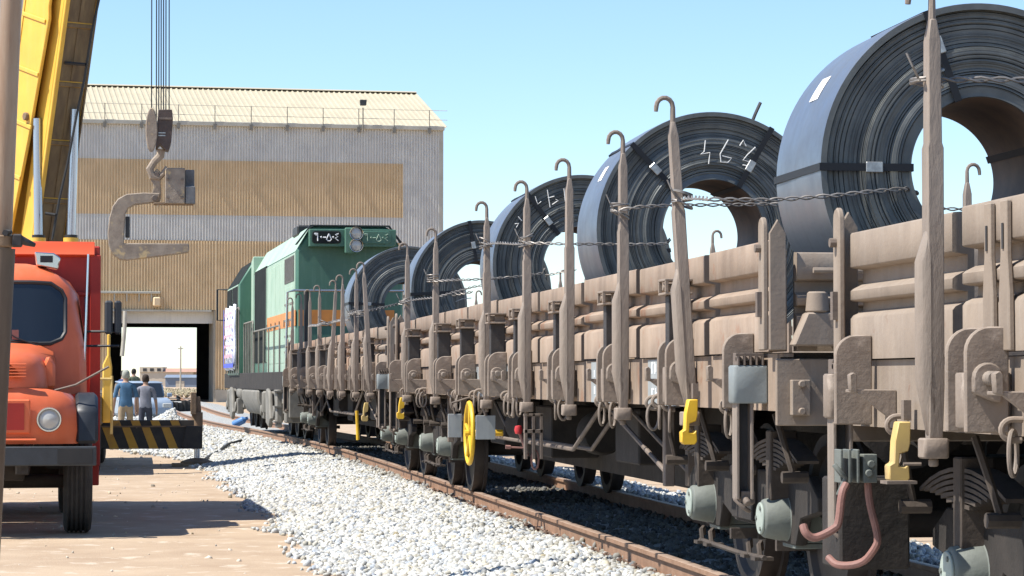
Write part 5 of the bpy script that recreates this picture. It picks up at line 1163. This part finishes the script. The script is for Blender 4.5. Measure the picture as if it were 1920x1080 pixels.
# ================================================================== PEOPLE
def person(label, X, Y, Z, h, rz, shirt, trousers, hair, arms=((.0, .0), (.0, .0)), stride=.12, cap=None, skin=(.33, .2, .14)):
    s = h/1.75
    P_ = thing('person', label, 'person', (X, Y, Z), rz)
    ms = [mat('shirt', shirt, tuple(c*.75 for c in shirt), .85, scale=8, bump=.2), mat('trousers', trousers, tuple(c*.75 for c in trousers), .85, scale=8, bump=.2), mat('skin', skin, None, .6), mat('shoes', (.02, .018, .016), None, .6)]
    V = []; E = []; Rd = []
    def nv(p, r, par=None):
        V.append(Vector(p)*s); Rd.append((r[0]*s, r[1]*s) if isinstance(r, tuple) else (r*s, r*s)); i = len(V)-1
        if par is not None: E.append((par, i))
        return i
    pel = nv((0, 0, .95), (.155, .115)); wst = nv((0, .0, 1.10), (.15, .11), pel); ch = nv((0, -.01, 1.28), (.165, .115), wst); up = nv((0, 0, 1.42), (.13, .085), ch)
    nk = nv((0, .01, 1.50), (.058, .058), up); hd0 = nv((0, .02, 1.57), (.07, .085), nk); hd1 = nv((0, .02, 1.65), (.078, .095), hd0); hd2 = nv((0, .015, 1.715), (.055, .065), hd1)
    for q in (-1, 1):
        st = stride*q; hp_ = nv((q*.09, 0, .88), (.095, .10), pel); kn = nv((q*.105, st*.5+.02, .5), (.062, .068), hp_); an = nv((q*.11, st-.01, .10), (.042, .048), kn); to = nv((q*.125, st+.15, .04), (.04, .03), an)
        sw, out = arms[0 if q < 0 else 1]
        sh = nv((q*.185, 0, 1.40), (.066, .066), up); elb = nv((q*(.245+out*.5), -.03+sw*.5, 1.12), (.046, .046), sh); wr = nv((q*(.255+out), .05+sw, .88), (.030, .03), elb); pm = nv((q*(.255+out), .07+sw, .80), (.034, .022), wr)
        for f in range(4): k1 = nv((q*(.255+out), .05+sw+.018*f, .745-.005*abs(f-1.5)), .010, pm); nv((q*(.245+out), .055+sw+.018*f, .70), .008, k1)
        nv((q*(.235+out), .11+sw, .75), .010, pm)
    me = bpy.data.meshes.new('body'); me.from_pydata([v[:] for v in V], E, []); o = bpy.data.objects.new('body', me); col.objects.link(o)
    md = o.modifiers.new('skin', 'SKIN'); md.use_smooth_shade = True
    for i, sv in enumerate(me.skin_vertices[0].data): sv.radius = Rd[i]; sv.use_root = i == 0
    o.modifiers.new('sub', 'SUBSURF').levels = 2
    dg = bpy.context.evaluated_depsgraph_get(); nm = bpy.data.meshes.new_from_object(o.evaluated_get(dg)); bpy.data.objects.remove(o)
    nm.materials.clear()
    for m_ in ms: nm.materials.append(m_)
    for f in nm.polygons:
        c_ = f.center/s; armside = abs(c_.x) > .20 and c_.z < 1.2
        f.material_index = 2 if (c_.z > 1.475 or (armside and c_.z < 1.13)) else 3 if c_.z < .09 else 1 if (c_.z < .93 and not armside) else 0
        f.use_smooth = True
    nm.name = 'body'; bd_ = put('body', nm, P_)
    b = MB(); hm = mat('hair', hair, None, .8)
    prof = [(.0, .118), (.05, .11), (.08, .075), (.092, .02), (.09, -.03), (.078, -.075), (.0, -.075)]
    b.lathe([(r*s, a*s) for r, a in prof], (0, .008*s, 1.655*s), (0, -.25, 1), 16); b.build('cap' if cap else 'hair', mat('cap_cloth', cap, None, .85) if cap else hm, P_, ang=60)
    for q in (-1, 1):
        b = MB(); b.lathe([(.0, -.012), (.018, -.008), (.022, .0), (.015, .01), (0, .012)], (q*.085*s, .02*s, 1.62*s), (1, 0, 0), 8); b.build('ear', ms[2], P_)
    b = MB(); b.prism([(.10*s, 1.60*s), (.10*s, 1.63*s), (.09*s, 1.66*s), (.135*s, 1.605*s)], 'x', -.015*s, .015*s); b.build('nose', ms[2], P_)
    return P_
def gp(px, d): p = at(px, 712, d); return p.x, p.y
x, y = gp(236, 62); person('person in blue short-sleeved shirt, khaki trousers and cap walking away', x, y, .0, 1.76, R(4), (.06, .14, .24), (.36, .27, .17), (.02, .015, .012), ((.02, .02), (.05, .03)), .1, cap=(.3, .31, .27))
x, y = gp(273, 64.5); person('dark-haired person in grey shirt and dark trousers walking away', x, y, .0, 1.66, R(-4), (.21, .215, .25), (.045, .05, .07), (.03, .018, .012), ((.08, .0), (.1, .02)), .12)
x, y = gp(251, 98); person('person in olive top standing far off between the two walkers', x, y, .22, 1.72, R(20), (.12, .14, .09), (.04, .05, .09), (.02, .016, .012), ((.1, .05), (.1, .05)), .03)
x, y = gp(231, 88); person('person in dark blue clothes half hidden behind the capped walker', x, y, .1, 1.74, R(-40), (.03, .055, .16), (.02, .03, .08), (.02, .016, .012), ((.15, .0), (.05, .04)), .05)

# ================================================================== PARKED CAR
cxp, cyp = gp(262, 86); CA = thing('parked_car', 'pale blue hatchback car parked by the gravel beyond the walkers', 'car', (cxp, cyp, .05), R(8))
M['carpaint'] = mat('car_pale_blue', (.3, .36, .43), (.27, .33, .4), .3, scale=2)
b = MB(); bodyp = [(-1.9, .35), (-1.95, .62), (-1.85, .85), (-1.1, .93), (1.15, .95), (1.75, .9), (1.9, .6), (1.85, .35)]
b.prism(bodyp, 'x', -.8, .8); b.build('body', M['carpaint'], CA, bevel=.08)
b = MB(); g0 = [(-1.0, .93), (-.45, 1.38), (.9, 1.42), (1.5, .95)]; v = [(x_, y_, z_) for x_, k_ in ((-.74, 0), (.74, 0)) for y_, z_ in g0]
b.prism(g0, 'x', -.68, .68); cb = b.build('cabin', M['wind'], CA, bevel=.05)
b = MB(); b.prism([(-.42, 1.375), (.88, 1.42), (.85, 1.46), (-.4, 1.42)], 'x', -.69, .69); b.build('roof', M['carpaint'], CA, bevel=.02)
for q in (-1, 1):
    for yy in (-1.2, 1.2):
        b = MB(); b.lathe([(.1, -.09), (.28, -.09), (.3, -.05), (.3, .05), (.28, .09), (.1, .09)], (q*.74, yy, .3), (1, 0, 0), 24); wl = b.build('wheel', M['rubber'], CA, ang=40)
        b = MB(); b.cyl((q*.74-.095, yy, .3), (q*.74+.095, yy, .3), .17, n=20); b.build('hubcap', M['clip_silver'], wl)
    b = MB(); b.box(q*.6-.14, q*.6+.14, -1.97, -1.9, .62, .76); b.build('headlight', M['lens'], CA, bevel=.02)
    b = MB(); b.box(q*.86-.08, q*.86+.08, -.75, -.65, .95, 1.08); b.build('mirror', M['carpaint'], CA, bevel=.02)

# ================================================================== GRAVEL HEAP, SLEEPER ROW, FAR PLAIN
n = 5200; hx0, hy0 = gp(330, 74); th = rng.uniform(0, 2*np.pi, n); rr_ = np.sqrt(rng.uniform(0, 1, n))
xx = hx0+rr_*np.cos(th)*1.15; yy = hy0+rr_*np.sin(th)*2.5; zz = .62*(1-rr_)**.8*np.clip(1-.25*np.cos(th), .6, 1.3)
stones('gravel_heap', np.stack([xx, yy, zz], -1), rng.uniform(.03, .055, n), tones(n), 'low heap of white gravel behind the striped crane outrigger', 'gravel')
b = MB(); b.lathe([(1.15, -.03), (.8, .13), (.4, .33), (.05, .58), (0, .6)], (0, 0, 0), (0, 0, 1), 24); hm = put('gravel_heap_core', b.mesh(M['bed']), None, (hx0, hy0, 0), (0, 0, 0), (1, 2.1, 1)); tag(hm, kind='structure')
M['tar'] = mat('tarred_timber', (.03, .027, .024), (.05, .045, .04), .85, scale=6, bump=.3)
for k in range(9):
    px = 300+k*7.5; xq, yq = gp(px, 112+k*.15); t = thing('stacked_sleeper', 'black timber sleeper standing on end in the row beyond the gravel heap', 'sleeper', (xq, yq, 0), R(random.uniform(-12, 12)), 'black sleepers set in a row')
    b = MB(); b.box(-.09, .09, -.14, .14, 0, .62+random.uniform(-.06, .08)); b.build('timber', M['tar'], t, bevel=.02)
M['far_cream'] = mat('far_render_cream', (.55, .48, .38), (.5, .43, .34), .9, scale=.3)
M['far_red'] = mat('far_roof_red', (.42, .25, .18), (.38, .23, .17), .9, scale=.3)
M['far_blue'] = mat('far_shed_blue', (.16, .2, .26), (.19, .23, .29), .8, scale=.3)
FD = 640.; f0 = at(262, 712, FD); FB = thing('distant_building', 'long low cream building with reddish roof on the far plain', 'building', (f0.x, f0.y, 0), -YAW)
sF = FD/F
b = MB(); b.box(0, 3.2*10*sF/.128*.4, 0, 8, 0, 3.4); b.build('wall', M['far_cream'], FB)
b = MB(); b.box(0, 5.5, -.3, 8, 3.4, 4.6); ft = b.build('upper_storey', M['far_cream'], FB)
for k in range(3):
    b = MB(); b.box(.8+k*1.7, 1.7+k*1.7, -.36, -.3, 3.6, 4.3); w_ = b.build('window', M['shed_dark'], FB)
b = MB(); b.prism([(-.5, 3.4), (8.5, 3.4), (4, 4.3)], 'x', 5.6, 18); b.build('roof', M['far_red'], FB)
f1 = at(310, 712, 560); FS = thing('distant_shed', 'low dark blue-grey shed standing in front of the far cream building', 'building', (f1.x, f1.y, 0), -YAW)
b = MB(); b.box(0, 8.5, 0, 6, 0, 2.0); b.build('wall', M['far_blue'], FS); b = MB(); b.prism([(-.3, 2.0), (6.3, 2.0), (3, 2.6)], 'x', -.2, 8.7); b.build('roof', M['far_blue'], FS)
b = MB(); b.box(2.2, 4.0, -.05, 0, 0, 1.3); b.build('door', M['far_cream'], FS)
u0 = at(338.5, 712, 330); UP = thing('utility_pole', 'slim pale utility pole on the plain seen through the shed door', 'pole', (u0.x, u0.y, 0))
b = MB(); b.cyl((0, 0, 0), (0, 0, 5.7), .12, .09, n=10); b.build('shaft', M['concrete'], UP); b = MB(); b.box(-.35, .35, -.05, .05, 5.35, 5.45); b.build('cross_arm', M['concrete'], UP)
# low desert shrubs inside view through the door
n = 500; px_ = rng.uniform(255, 370, n); dd = rng.uniform(230, 420, n); pts_ = np.array([list(at(a, 712, d)) for a, d in zip(px_, dd)]); pts_[:, 2] = .15
stones('desert_scrub', pts_, rng.uniform(.06, .2, n), np.clip(rng.normal(.34, .06, (n, 1))*np.array([[1., .85, .55]]), .05, .6), 'dry low scrub dotting the far plain', 'scrub')
# black hose lying over the ballast shoulder
b = MB(); hpts = [atZ(px, py, z) for px, py, z in ((384, 862, .06), (398, 852, .10), (412, 845, .16), (428, 833, .22), (452, 826, .27))]
b.tube(hpts, .032, 8); tag(b.build('rubber_hose', M['black']), 'black rubber hose running up the white ballast to the locomotive', 'hose')
# blue plastic bottle on the ballast beside the locomotive
bp_ = atZ(437, 797, .34); b = MB(); b.lathe([(0, 0), (.09, .01), (.1, .05), (.1, .32), (.05, .38), (.035, .45), (0, .45)], bp_, (1, -.3, .5), 14); tag(b.build('water_canister', mat('blue_plastic', (.08, .2, .45), None, .35)), 'blue plastic canister lying on the ballast by the locomotive', 'canister')
